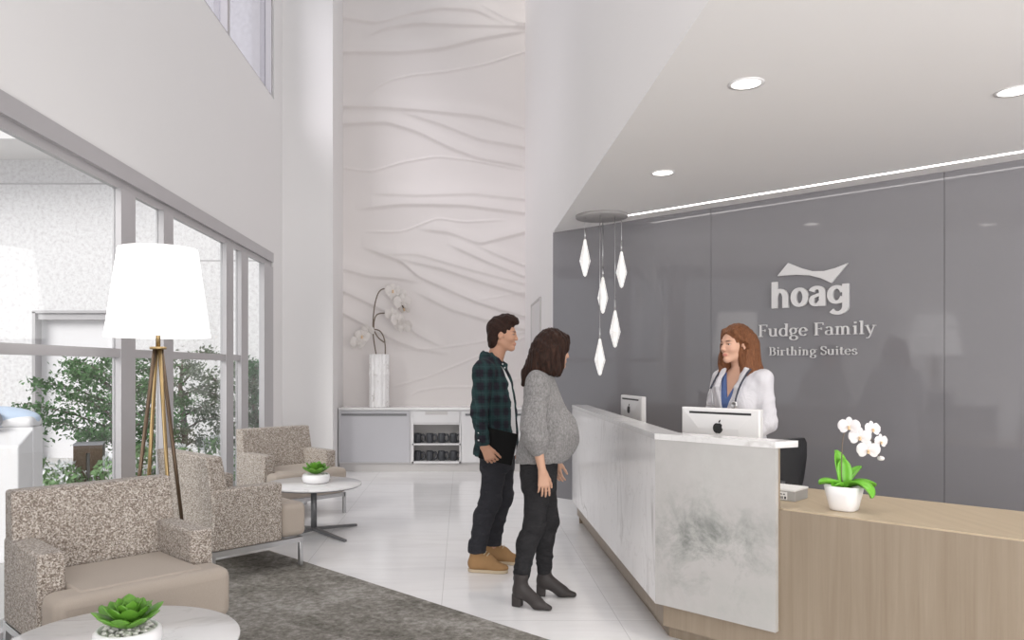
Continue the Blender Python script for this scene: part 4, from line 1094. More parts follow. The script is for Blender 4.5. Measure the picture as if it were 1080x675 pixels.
def head_prims(fem=False):
    j = .9 if fem else 1.0
    P = [(ell((-.014, 0, .036), (.098, .077, .092)), .0, 'u'), (ell((.026, 0, -.022), (.070, .064*(.97 if fem else 1), .088)), .03, 'u'),
         (cap((-.012, .052*j, -.055), (.066, .012, -.104), .022, .017), .025, 'u'), (cap((-.012, -.052*j, -.055), (.066, -.012, -.104), .022, .017), .025, 'u'),
         (ell((.074, 0, -.100), (.020, .022*j, .018)), .015, 'u'),
         (ell((.055, .037, -.030), (.030, .024, .022)), .02, 'u'), (ell((.055, -.037, -.030), (.030, .024, .022)), .02, 'u'),
         (cap((.080, .040, .022), (.089, .012, .020), .008, .008), .015, 'u'), (cap((.080, -.040, .022), (.089, -.012, .020), .008, .008), .015, 'u'),
         (ell((.098, .031, .002), (.016, .016, .009)), .012, 's'), (ell((.098, -.031, .002), (.016, .016, .009)), .012, 's'),
         (ell((.083, .031, .0105), (.012, .018, .0052)), .004, 'u'), (ell((.083, -.031, .0105), (.012, .018, .0052)), .004, 'u'),
         (cap((.090, 0, .012), (.107, 0, -.032), .0075, .0105), .010, 'u'), (ell((.103, .011, -.037), (.010, .007, .007)), .006, 'u'), (ell((.103, -.011, -.037), (.010, .007, .007)), .006, 'u'),
         (cap((.087, .024, -.067), (.096, 0, -.0645), .004, .0062), .007, 'u'), (cap((.087, -.024, -.067), (.096, 0, -.0645), .004, .0062), .007, 'u'),
         (cap((.086, .018, -.075), (.0935, 0, -.0765), .0045, .0066), .006, 'u'), (cap((.086, -.018, -.075), (.0935, 0, -.0765), .0045, .0066), .006, 'u'),
         (cap((.095, -.022, -.0705), (.095, .022, -.0705), .002), .003, 's')]
    for s in (1, -1):
        P += [(ell((-.012, s*.076, -.010), (.019, .009, .031), (R(8*s), R(-12), R(18*s))), .006, 'u'), (ell((-.006, s*.085, -.004), (.010, .007, .017), (0, R(-12), 0)), .004, 's')]
    return P
def hand_prims(wrist, d, thumb, curl=20, s=1.0, spread=4, tcurl=25, tout=40, fcurl=None):
    """d: along the hand, thumb: across the palm towards the thumb side; palm faces d x thumb side n"""
    d = np.array(d, float); d /= np.linalg.norm(d); t = np.array(thumb, float); t -= d*(t @ d); t /= np.linalg.norm(t)
    n = np.cross(t, d)
    return hand_frame(np.array(wrist, float), d, t, n, curl, s, spread, tcurl, tout, fcurl)
def hand_frame(w, d, t, n, curl, s, spread, tcurl, tout, fcurl):
    # n: the direction the palm faces
    P = []
    at_ = lambda x, y, z=0: w+(d*x+t*y+n*z)*s
    for y0, y1 in ((.016, .027), (.006, .009), (-.004, -.010), (-.014, -.028)): P.append((cap(at_(.005, y0), at_(.082 if y1 > -.02 else .076, y1), .0125*s, .0105*s), .014))
    P.append((cap(at_(.012, .018, .006), at_(.045, .026, .010), .013*s, .013*s), .012))
    def rot(v, ang): return v*math.cos(ang)+n*math.sin(ang)
    for i, (y, L, r) in enumerate(((.029, .072, .0082), (.0095, .080, .0085), (-.0105, .075, .0081), (-.0295, .059, .0072))):
        c = (fcurl[i] if fcurl else curl)
        b = at_(.084 if i < 3 else .077, y); ang = R(c*.6); sp = R(spread*(1.3-i*.87)); p = b
        for k, (fr, add) in enumerate(((.45, 0), (.31, 1.0), (.24, .8))):
            ang += R(c*add); base = d*math.cos(sp)+t*math.sin(sp); v = rot(base, ang)
            q = p+v*L*fr*s; P.append((cap(p, q, r*s*(1-.07*k), r*s*(.93-.07*k)), .004 if k else .006)); p = q
    b = at_(.022, .026, .006); a0 = R(tout); v = d*math.cos(a0)+t*math.sin(a0); v = v*math.cos(R(12))+n*math.sin(R(12)); p = b
    for k, (L, r) in enumerate(((.036, .0115), (.032, .0095), (.027, .0085))):
        q = p+v*L*s; P.append((cap(p, q, r*s, r*s*.9), .007)); p = q
        a0 -= R(tcurl*.5); v = d*math.cos(a0)+t*math.sin(a0); v = v*math.cos(R(12+tcurl*.4*(k+1)))+n*math.sin(R(12+tcurl*.4*(k+1)))
    return P
def build(F, prims):
    for p in prims:
        if len(p) == 2: F.add(p[0], p[1])
        else: F.add(p[0], p[1], p[2])
def paint(me, co, fn):
    a = me.color_attributes.new('tone', 'FLOAT_COLOR', 'POINT'); c = fn(co).astype(np.float32)
    a.data.foreach_set('color', np.hstack([c, np.ones((len(c), 1), np.float32)]).ravel())
def skin_mat(name):
    t = NT(name); at_ = t.n('Attribute', attribute_name='tone').outputs['Color']
    n = t.noise(t.coord(), 40, 3)
    c = t.mix(t.math('MULTIPLY', n, .12), at_, (.55, .28, .2))
    return t.pbr(c, .5, spec=.3)
M['skin'] = skin_mat('skin')
def mk_hair(name, dark, light, axis=(30, 30, 5)):
    t = NT(name); v = t.coord(axis)
    n = t.noise(v, 6, 5, .7, .6); c = t.ramp(n, [(.3, dark), (.55, tuple((a+b)/2 for a, b in zip(dark, light))), (.75, light)])
    return t.pbr(c, .5, spec=.16, normal=t.bump(n, .55, .012))
M['hair_man'] = mk_hair('dark_brown_hair', (.016, .008, .006), (.055, .026, .019), (28, 28, 12))
M['hair_woman'] = mk_hair('near_black_hair', (.008, .005, .0045), (.060, .026, .016), (16, 16, 4))
M['hair_doc'] = mk_hair('auburn_hair', (.10, .038, .018), (.29, .125, .06), (26, 26, 4))
M['eye'] = plain('eye_white', (.75, .73, .70), .2, var=.01)
M['iris'] = plain('eye_iris', (.05, .03, .02), .2)
def skin_tone(base, lip, Rm, c, s, brow, blush=.0):
    Rm = np.array(Rm)
    def fn(co):
        q = ((co-np.array(c)) @ Rm)/s; col = np.tile(np.array(base), (len(co), 1))
        def blend(m, k): col[:] = col*(1-m[:, None])+np.array(k)*m[:, None]
        g = lambda p, r: np.exp(-(((q-np.array(p))/np.array(r))**2).sum(1)*1.2)
        blend(np.clip((g((.096, .013, -.070), (.012, .018, .010))+g((.096, -.013, -.070), (.012, .018, .010)))*.9, 0, .85), lip)
        for sg_ in (1, -1):
            blend(np.clip(g((.088, sg_*.033, .022), (.020, .021, .0055))*1.5, 0, .97), brow)
            blend(np.clip(g((.088, sg_*.031, .002), (.012, .017, .0045))*1.1, 0, .8), (.10, .05, .035))
            if blush: blend(g((.07, sg_*.04, -.03), (.03, .022, .022))*blush, (.72, .36, .28))
        return col
    return fn
def eyes(parent, Rm, c, s):
    Rm = np.array(Rm)
    for sg_ in (1, -1):
        bm = bmesh.new(); p = np.array(c)+Rm @ np.array((.0718, sg_*.031, .001))*s
        ball(bm, tuple(p), .0125*s, 14, 10)
        g = Rm @ np.array((1, 0, 0)); ball(bm, tuple(p+g*.0068*s), .0072*s, 12, 8, 1)
        obj('eye', bm, [M['eye'], M['iris']], parent)
def shoe(F, heel, yaw, kind, k=.012):
    Rm = rotm(yaw); c = np.array(heel, float)
    if kind == 'boot':
        Q = [(cap((.045, 0, .055), (.19, 0, .040), .040, .040, ((0, 1, 0), 1.05)), .02), (ell((.225, 0, .034), (.060, .044, .030)), .03), (cap((.052, 0, .06), (.066, 0, .160), .044, .047), .03), (ell((.115, 0, .085), (.075, .041, .045)), .03)]
    else:
        Q = [(cap((.04, 0, .095), (.155, 0, .034), .034, .030), .02), (cap((.155, 0, .030), (.232, 0, .018), .033, .016, ((0, 1, 0), 1.15)), .02), (cap((.048, 0, .09), (.055, 0, .205), .040, .044), .03), (cap((.07, 0, .105), (.16, 0, .04), .036, .032), .02)]
    for p, kk in Q: F.add(xf(p, Rm, c), kk)
    if kind == 'boot': F.add((lambda X, Y, Z: Z-.020+0*X+0*Y, c-.3, c+.35), .0, 's')
    else:
        F.add(xf(bx((.03, 0, .035), (.028, .027, .040)), Rm, c), .006)
        F.add((lambda X, Y, Z: Z-.002+0*X+0*Y, c-.3, c+.35), .0, 's')
def sole(F, heel, yaw):
    Rm = rotm(yaw); c = np.array(heel, float)
    for a, b, ra, rb in (((.045, 0, .0), (.20, 0, .0), .044, .047), ((.20, 0, 0), (.235, 0, 0), .047, .046)):
        F.add(xf((lambda X, Y, Z, f=cap((a[0], a[1], 0), (b[0], b[1], 0), ra, rb)[0]: np.maximum(f(X, Y, 0*Z), np.abs(Z-.012)-.011), np.array((-.02, -.06, 0)), np.array((.3, .06, .03))), Rm, c), .004)
def finish(F, name, mat, parent, ripple=None):
    me, co = F.mesh(name)
    return link(name, me, mat, parent), me, co
def leg_prims(hip, knee, ankle, rh, rk, ra):
    hip, knee, ankle = map(np.array, (hip, knee, ankle)); calf = knee*.68+ankle*.32+np.array((-.018, 0, 0))
    return [(cap(hip, knee, rh, rk), .03), (cap(knee, calf, rk, rk*.97), .03), (cap(calf, ankle, rk*.97, ra), .03)]
def folds(F, amp, fn): pass
def mk_denim(name, col, hi):
    t = NT(name); v = t.coord((1, 1, 1)); f = t.noise(v, 300, 2, .7); g = t.noise(t.coord((4, 4, 12)), 3.2, 4, .6, .6)
    c = t.mix(f, col, hi); c = t.mix(t.math('MULTIPLY', g, .35), c, tuple(x*1.9 for x in hi))
    return t.pbr(c, .85, spec=.2, normal=t.bump(g, .55, .03))
M['denim_black'] = mk_denim('washed_black_denim', (.016, .016, .019), (.034, .034, .040))
M['denim_jet'] = mk_denim('jet_black_denim', (.013, .013, .014), (.027, .026, .028))
def mk_plaid():
    t = NT('dark_green_navy_plaid'); tc = t.n('TexCoord').outputs['Object']; sep = t.n('SeparateXYZ', {'Vector': tc})
    u = t.math('ADD', sep.outputs[0], t.math('MULTIPLY', sep.outputs[1], .8)); z = sep.outputs[2]
    def band(v, p, off, w):
        f = t.math('FRACT', t.math('DIVIDE', t.math('ADD', v, off), p)); d = t.math('ABSOLUTE', t.math('SUBTRACT', f, .5))
        return t.n('MapRange', {'Value': d, 'From Min': w+.05, 'From Max': w-.05, 'To Min': 0.0, 'To Max': 1.0}).outputs[0]
    gu, gz = band(u, .088, .02, .22), band(z, .088, .03, .22)
    c = t.mix(t.math('MULTIPLY', gu, .55), (.021, .019, .028), (.019, .056, .056))
    c = t.mix(t.math('MULTIPLY', gz, .55), c, (.021, .060, .060))
    k = t.math('MAXIMUM', band(u, .088, .064, .045), band(z, .088, .074, .045))
    c = t.mix(t.math('MULTIPLY', k, .5), c, (.008, .009, .012))
    k2 = t.math('MAXIMUM', band(u, .088, .02, .02), band(z, .088, .03, .02))
    c = t.mix(t.math('MULTIPLY', k2, .35), c, (.07, .11, .115))
    g = t.noise(t.coord((5, 5, 9)), 2.6, 4, .6, .7)
    return t.pbr(c, .8, spec=.2, normal=t.bump(g, .5, .03))
M['plaid'] = mk_plaid()
M['tee'] = mk_weave('white_cotton', (.74, .73, .74), 200, .04)
M['suede'] = plain('tan_suede', (.34, .195, .085), .85, var=.14, vs=14, bump=.25, bs=160)
M['crepe'] = plain('pale_crepe_sole', (.55, .45, .32), .8, var=.06)
M['boot_leather'] = plain('charcoal_leather', (.042, .036, .035), .5, spec=.3, var=.15, vs=12, bump=.2, bs=90)
def mk_knit():
    t = NT('grey_marl_knit'); v = t.coord((1, 1, .55)); f = t.noise(v, 120, 4, .75); g = t.noise(t.coord((6, 6, 3)), 2.2, 4, .6, .5)
    c = t.ramp(f, [(.32, (.15, .145, .143)), (.5, (.25, .24, .238)), (.7, (.37, .36, .355))])
    return t.pbr(c, .95, spec=.1, normal=t.bump(t.math('ADD', t.math('MULTIPLY', f, .35), g), .75, .025), sheen=.2)
M['knit'] = mk_knit()
def mk_coat():
    t = NT('white_coat_cotton'); g = t.noise(t.coord((5, 5, 2.2)), 3, 4, .6, .6)
    return t.pbr((.60, .59, .625), .75, spec=.2, normal=t.bump(g, .45, .03))
M['coat'] = mk_coat()
M['scrub'] = mk_weave('blue_scrub_cotton', (.085, .135, .30), 220, .1)
M['trouser'] = mk_weave('navy_trouser', (.05, .07, .14), 220, .1)
M['rubber'] = plain('navy_rubber_tube', (.03, .035, .055), .4)
M['folio'] = plain('black_leatherette', (.008, .008, .008), .7, spec=.12, var=.1, bump=.1)

# ---- man ---------------------------------------------------------------------------------------
def make_man():
    t = thing('person', 'person in dark green plaid shirt, black jeans and tan boots standing with a folder', 'person', (.24, 5.42, 0), R(-14))
    Rm = rotm(4, 2, 0); hc = (.045, 0, 1.648); hs = .93
    sh_r, el_r, wr_r = (-.050, -.205, 1.395), (-.068, -.262, 1.115), (-.030, -.272, .885)
    sh_l, el_l, wr_l = (-.050, .205, 1.395), (-.06, .265, 1.11), (.04, .265, .88)
    F = Field((-.26, -.36, .0), (.30, .36, 1.80), .0038)
    build(F, [(loft([(.88, .0, 0, .10, .155), (1.0, .0, 0, .095, .145), (1.2, -.01, 0, .115, .165), (1.34, -.02, 0, .10, .175), (1.42, -.03, 0, .07, .12)]), 0)])
    build(F, [(cap(sh_l, sh_r, .05, .05), .05), (cap((-.035, 0, 1.40), (.015, 0, 1.56), .060, .056), .04)])
    for sh, el, wr in ((sh_r, el_r, wr_r), (sh_l, el_l, wr_l)): build(F, [(cap(sh, el, .050, .042), .03), (cap(el, wr, .042, .029), .02)])
    for s in (-1, 1): build(F, leg_prims((.0, s*.085, .88), (.0+.02*s, s*.10, .49), (-.087+.03*s, s*.12, .06), .085, .050, .030)); build(F, [(cap((-.085+.03*s, s*.12, .06), (-.03+.03*s, s*.122, .045), .024, .018), .008)])
    build(F, [(xf(p, Rm, hc, hs), k*hs, op) for p, k, op in head_prims()])
    build(F, hand_prims(wr_r, (.45, .02, -.85), (.80, -.05, .45), fcurl=(52, 58, 60, 62), s=1.05, tcurl=10, tout=22))
    build(F, hand_prims(wr_l, (.25, 0, -.95), (.9, .1, .3), curl=25, s=1.0))
    b, me, co = finish(F, 'body', M['skin'], t)
    paint(me, co, skin_tone((.54, .30, .20), (.44, .19, .15), Rm, hc, hs, (.05, .03, .02)))
    eyes(t, Rm, hc, hs)
    # hair
    F = Field((-.15, -.13, 1.50), (.20, .13, 1.84), .004)
    H = [(ell((-.020, 0, .048), (.106, .087, .098)), 0, 'u'), (ell((-.060, 0, -.035), (.058, .074, .092)), .03, 'u'), (ell((.098, 0, -.045), (.085, .12, .105)), .012, 's'),
         (ell((.045, .0, .125), (.065, .062, .032), (0, R(14), 0)), .02, 'u'), (cap((.03, -.05, .115), (.092, -.025, .095), .026, .020), .02, 'u'), (cap((.03, .05, .115), (.092, .03, .098), .026, .022), .02, 'u'), (cap((.09, -.02, .10), (.096, .03, .10), .018, .02), .015, 'u'),
         (ell((.012, -.076, .005), (.012, .010, .035)), .01, 'u'), (ell((.012, .076, .005), (.012, .010, .035)), .01, 'u'),
         (ell((-.004, -.092, -.012), (.024, .026, .034)), .008, 's'), (ell((-.004, .092, -.012), (.024, .026, .034)), .008, 's'), (ell((.015, 0, -.12), (.085, .1, .06)), .012, 's')]
    build(F, [(xf(p, Rm, hc, hs), k*hs, op) for p, k, op in H]); F.ripple((.0022, (60, 150, 40), (30, 0, 25)), (.0016, (150, 60, -60), (0, 40, 30))); finish(F, 'hair', M['hair_man'], t)
    # white tee
    F = Field((-.2, -.25, .78), (.24, .25, 1.50), .006)
    build(F, [(loft([(.80, .012, 0, .128, .165), (.95, .015, 0, .125, .165), (1.15, .0, 0, .130, .178), (1.30, -.012, 0, .120, .175), (1.38, -.022, 0, .095, .14), (1.425, -.028, 0, .074, .085)]), 0)]); finish(F, 'undershirt', M['tee'], t)
    # overshirt, open at the front
    F = Field((-.30, -.38, .74), (.30, .38, 1.56), .005)
    build(F, [(loft([(.80, -.004, 0, .160, .205), (.95, .0, 0, .150, .195), (1.15, -.012, 0, .150, .198), (1.30, -.025, 0, .138, .198), (1.38, -.032, 0, .118, .175), (1.44, -.034, 0, .092, .12), (1.475, -.034, 0, .080, .09)]), 0),
              (cap(sh_l, sh_r, .068, .068), .07)])
    F.add((lambda X, Y, Z: np.maximum(np.maximum(np.abs(Y+.050)-(.024+.05*np.clip(1.45-Z, 0, .5)), .03-X), Z-1.6), V3(0, -.15, .7), V3(.3, .15, 1.5)), .004, 's')
    for sh, el, wr in ((sh_r, el_r, wr_r), (sh_l, el_l, wr_l)):
        el, wr, sh = map(np.array, (el, wr, sh)); w2 = el+(wr-el)*.86
        build(F, [(cap(sh, el, .072, .056), .035), (cap(el, w2, .056, .042), .03)])
        for f_, r_ in ((.15, .060), (.32, .056), (.5, .052)): build(F, [(ell(el+(wr-el)*f_, (r_, r_, .013), (R(10), R(20), 0)), .012)])
        build(F, [(cap(el+(wr-el)*.80, w2, .043, .043), .006)])
    F.add((lambda X, Y, Z: Z-(.80+.0*X-.10*np.clip(-X, -.2, .0))+0*Y, V3(-.3, -.25, .7), V3(.3, .25, .83)), .0, 's')
    # collar
    for s in (-1, 1): build(F, [(cap((-.098, s*.03, 1.498), (-.02, s*.085, 1.487), .014, .014, ((0, 0, 1), 2.2)), .012), (cap((-.02, s*.085, 1.487), (.060, s*.050, 1.430), .013, .011, ((0, 0, 1), 2.2)), .012)])
    build(F, [(cap((-.103, -.035, 1.50), (-.103, .035, 1.50), .014, .014, ((0, 0, 1), 2.2)), .01)])
    F.add(cap((-.035, 0, 1.38), (.03, 0, 1.60), .070, .070), .004, 's')
    F.ripple((.0022, (38, 20, 46), (10, 14, 9)), (.0016, (-30, 44, 70), (12, 8, 20))); finish(F, 'overshirt', M['plaid'], t)
    # buttons
    bm = bmesh.new()
    for p in ((.068, -.055, 1.415), (.056, -.066, 1.44)): ball(bm, p, .006, 8, 6)
    for k in (0, 1):
        q = np.array(wr_r)+np.array((-.03, -.042, .045+.05*k)); ball(bm, tuple(q), .006, 8, 6)
    obj('buttons', bm, M['tee'], t)
    # jeans
    F = Field((-.26, -.30, .05), (.26, .30, 1.02), .005)
    build(F, [(loft([(.70, .0, 0, .118, .165), (.80, .005, 0, .125, .172), (.92, .005, 0, .115, .165), (1.0, .0, 0, .105, .155)]), 0)])
    for s in (-1, 1):
        hip, kn, an = (.015, s*.085, .84), (.0+.025*s, s*.10, .49), (-.085+.03*s, s*.12, .135)
        build(F, leg_prims(hip, kn, an, .098, .071, .056))
        F.add(cap((-.085+.03*s, s*.12, .148), (-.086+.03*s, s*.12, .175), .063, .064), .006)
        for z, r_ in ((.20, .062), (.25, .061), (.33, .066), (.45, .074), (.53, .076)):
            f_ = (.49-z)/(.49-.135); c = np.array(kn)*(1-f_)+np.array(an)*f_ if z < .49 else np.array(kn)*(1-(z-.49)/.35)+np.array(hip)*(z-.49)/.35
            build(F, [(ell(c+np.array((-.010 if z < .49 else .004, 0, 0)), (r_, r_, .013), (R(14*s), R(16), 0)), .014)])
    F.add((lambda X, Y, Z: Z-.132+0*X+0*Y, V3(-.3, -.3, 0), V3(.3, .3, .14)), .0, 's')
    F.ripple((.0016, (30, 24, 60), (14, 10, 18))); finish(F, 'jeans', M['denim_black'], t)
    for s in (-1, 1):
        heel = (-.15+.03*s, s*.122, 0); yaw = 3 if s < 0 else 6
        F = Field((heel[0]-.08, heel[1]-.11, -.01), (heel[0]+.34, heel[1]+.13, .24), .004); shoe(F, heel, yaw, 'boot'); o, _, _ = finish(F, 'boot', M['suede'], t)
        bm = bmesh.new(); Ml = Matrix.Translation(heel) @ rot_z(R(yaw)); vs_ = []
        for x, z in ((.108, .154), (.128, .146), (.148, .135)):
            vs_ += tube(bm, [Vector(q) for q in ((x-.012, -.026, z-.022), (x, -.012, z-.006), (x+.002, 0, z-.003), (x, .012, z-.006), (x-.012, .026, z-.022))], .0035, 6)
        bmesh.ops.transform(bm, matrix=Ml, verts=vs_); obj('laces', bm, M['crepe'], o)
        F = Field((heel[0]-.08, heel[1]-.11, -.01), (heel[0]+.34, heel[1]+.13, .05), .004); sole(F, heel, yaw); finish(F, 'sole', M['crepe'], o)
    return t
man = make_man()
# folder under the man's arm
t = thing('folder', 'black folder held flat against the plaid shirt at hip height', 'folder', (.24, 5.42, 0), R(-14))
bm = bmesh.new(); Mf = Matrix.Translation((.045, -.228, .880)) @ Euler((R(-3), R(12), R(7))).to_matrix().to_4x4()
box(bm, -.105, .125, -.011, .011, -.10, .115, bev=.004, M=Mf); obj('cover', bm, M['folio'], t)
bm = bmesh.new(); box(bm, -.100, .1265, -.006, .006, -.096, .111, M=Mf); obj('pages', bm, M['black'], t)

# ---- pregnant woman ----------------------------------------------------------------------------
def make_woman():
    t = thing('person', 'pregnant person in grey knit sweater, black jeans and ankle boots, seen from behind her shoulder', 'person', (.455, 4.655, 0), R(-10))
    Rm = rotm(32, 6, 0); hc = (.098, .008, 1.523); hs = .90
    sh_r, el_r, wr_r = (.01, -.165, 1.335), (-.01, -.232, 1.09), (.045, -.228, .815)
    sh_l, el_l, wr_l = (.01, .165, 1.335), (.015, .24, 1.085), (.095, .225, .835)
    F = Field((-.24, -.36, 0), (.34, .36, 1.68), .0038)
    build(F, [(loft([(.80, .0, 0, .10, .155), (.92, .03, 0, .11, .14), (1.02, .05, 0, .13, .135), (1.2, .03, 0, .095, .13), (1.32, .015, 0, .075, .14), (1.385, .015, 0, .055, .09)]), 0),
              (cap(sh_l, sh_r, .042, .042), .05), (cap((.015, 0, 1.36), (.072, .005, 1.45), .047, .045), .03)])
    for sh, el, wr in ((sh_r, el_r, wr_r), (sh_l, el_l, wr_l)): build(F, [(cap(sh, el, .042, .036), .03), (cap(el, wr, .036, .0225), .02)])
    for s, kn, an in ((-1, (-.015, -.085, .47), (-.092, -.105, .16)), (1, (.06, .095, .47), (.032, .115, .16))): build(F, leg_prims((.01, s*.08, .80), kn, an, .07, .042, .028)); build(F, [(cap(np.array(an), np.array(an)+(.0, 0, -.06), .026, .024), .02)])
    build(F, [(xf(p, Rm, hc, hs), k*hs, op) for p, k, op in head_prims(True)])
    build(F, hand_prims(wr_r, (.10, .02, -.98), (.92, .35, .1), fcurl=(12, 16, 18, 24), s=.94, tout=26, tcurl=14, spread=3))
    build(F, hand_prims(wr_l, (.12, -.05, -.97), (.80, -.5, .1), curl=22, s=.94, tout=28))
    b, me, co = finish(F, 'body', M['skin'], t)
    paint(me, co, skin_tone((.56, .335, .235), (.50, .20, .17), Rm, hc, hs, (.06, .035, .025)))
    eyes(t, Rm, hc, hs)
    # hair (head frame) + curtain (body frame)
    F = Field((-.16, -.20, 1.27), (.25, .20, 1.70), .004)
    H = [(ell((-.022, 0, .042), (.112, .098, .104)), 0, 'u'), (ell((-.04, 0, -.04), (.10, .096, .11)), .04, 'u'),
         (cap((.01, -.078, .05), (.004, -.080, -.115), .034, .028), .03, 'u'), (cap((.03, .078, .05), (.03, .082, -.115), .034, .028), .03, 'u'), (cap((-.03, -.085, .0), (-.01, -.085, -.15), .045, .034), .03, 'u'),
         (cap((.05, -.05, .085), (.062, -.064, .01), .026, .020), .02, 'u'), (cap((.05, .05, .085), (.062, .064, .01), .026, .020), .02, 'u'), (cap((.026, -.070, .03), (.016, -.078, -.10), .022, .018), .02, 'u'),
         (ell((.118, 0, -.045), (.080, .095, .13)), .014, 's')]
    build(F, [(xf(p, Rm, hc, hs), k*hs, op) for p, k, op in H])
    build(F, [(cap((.03, -.05, 1.52), (-.045, -.05, 1.385), .070, .045), .05), (cap((-.045, -.05, 1.385), (-.085, -.07, 1.315), .040, .012), .03), (cap((.02, .05, 1.50), (-.03, .06, 1.38), .06, .035), .04), (cap((.06, -.10, 1.50), (.07, -.10, 1.405), .05, .035), .04), (cap((.02, -.10, 1.47), (.0, -.10, 1.40), .05, .035), .04)])
    F.ripple((.0024, (110, 130, 22), (12, 8, 18)), (.0016, (210, -120, 18), (9, 20, 22))); finish(F, 'hair', M['hair_woman'], t)
    # sweater with a full belly and wide sleeves
    F = Field((-.24, -.37, .78), (.34, .37, 1.46), .005)
    build(F, [(loft([(.835, .012, 0, .150, .175), (.90, .035, 0, .165, .185), (1.0, .062, 0, .168, .18), (1.10, .058, 0, .155, .17), (1.20, .038, 0, .122, .17), (1.30, .020, 0, .100, .17), (1.36, .015, 0, .08, .14), (1.395, .018, 0, .062, .082)]), 0),
              (ell((.115, 0, 1.005), (.127, .135, .135)), .06), (cap(sh_l, sh_r, .052, .052), .06)])
    for sh, el, wr, fe in ((sh_r, el_r, wr_r, .52), (sh_l, el_l, wr_l, .62)):
        sh, el, wr = map(np.array, (sh, el, wr)); cu = el+(wr-el)*fe
        build(F, [(cap(sh, sh*.7+el*.3, .060, .064), .04), (cap(sh*.7+el*.3, el, .064, .074), .012), (cap(el, el*.45+cu*.55, .074, .078), .012), (cap(el*.45+cu*.55, cu, .072, .046), .02)])
        for f_ in (.35, .55, .75, 1.05): build(F, [(ell(sh+(el-sh)*f_+np.array((0, -.003, 0)), (.074, .074, .016), (R(18), R(-14), 0)), .02)])
    F.add((lambda X, Y, Z: Z-(.852-.10*np.clip(-X-.02, 0, .1)+0*Y), V3(-.3, -.21, .7), V3(.4, .21, .87)), .003, 's')
    F.add(cap((.015, 0, 1.36), (.085, .005, 1.47), .054, .054), .004, 's')
    F.ripple((.0024, (40, 34, 16), (9, 12, 16)), (.0015, (-52, 60, 34), (10, 8, 22))); finish(F, 'sweater', M['knit'], t)
    F = Field((-.20, -.27, .10), (.24, .27, .96), .005)
    build(F, [(loft([(.68, .005, 0, .105, .155), (.78, .005, 0, .115, .165), (.92, .01, 0, .11, .15)]), 0)])
    for s, kn, an in ((-1, (-.015, -.085, .47), (-.092, -.105, .16)), (1, (.06, .095, .47), (.032, .115, .16))):
        build(F, leg_prims((.01, s*.08, .80), kn, an, .089, .061, .0455))
        for z, r_ in ((.19, .050), (.22, .050), (.26, .054), (.42, .063), (.50, .066)):
            f_ = (.47-z)/(.31); c = np.array(kn)*(1-f_)+np.array(an)*f_ if z < .47 else np.array(kn)*(1-(z-.47)/.33)+np.array((.01, s*.08, .80))*(z-.47)/.33
            build(F, [(ell(c+np.array((-.008 if z < .47 else 0, 0, 0)), (r_, r_, .012), (R(-12*s), R(14), 0)), .013)])
    F.ripple((.0013, (30, 24, 70), (14, 10, 18))); finish(F, 'jeans', M['denim_jet'], t)
    for heel, yaw in (((-.140, -.105, 0), -18), ((-.018, .115, 0), 0)):
        F = Field((heel[0]-.10, heel[1]-.16, -.01), (heel[0]+.32, heel[1]+.13, .26), .004); shoe(F, heel, yaw, 'heel')
        F.add((lambda X, Y, Z: .195-Z+0*X+0*Y, V3(heel[0]-.1, heel[1]-.1, .19), V3(heel[0]+.2, heel[1]+.1, .3)), 0, 's')
        finish(F, 'ankle_boot', M['boot_leather'], t)
    return t
make_woman()

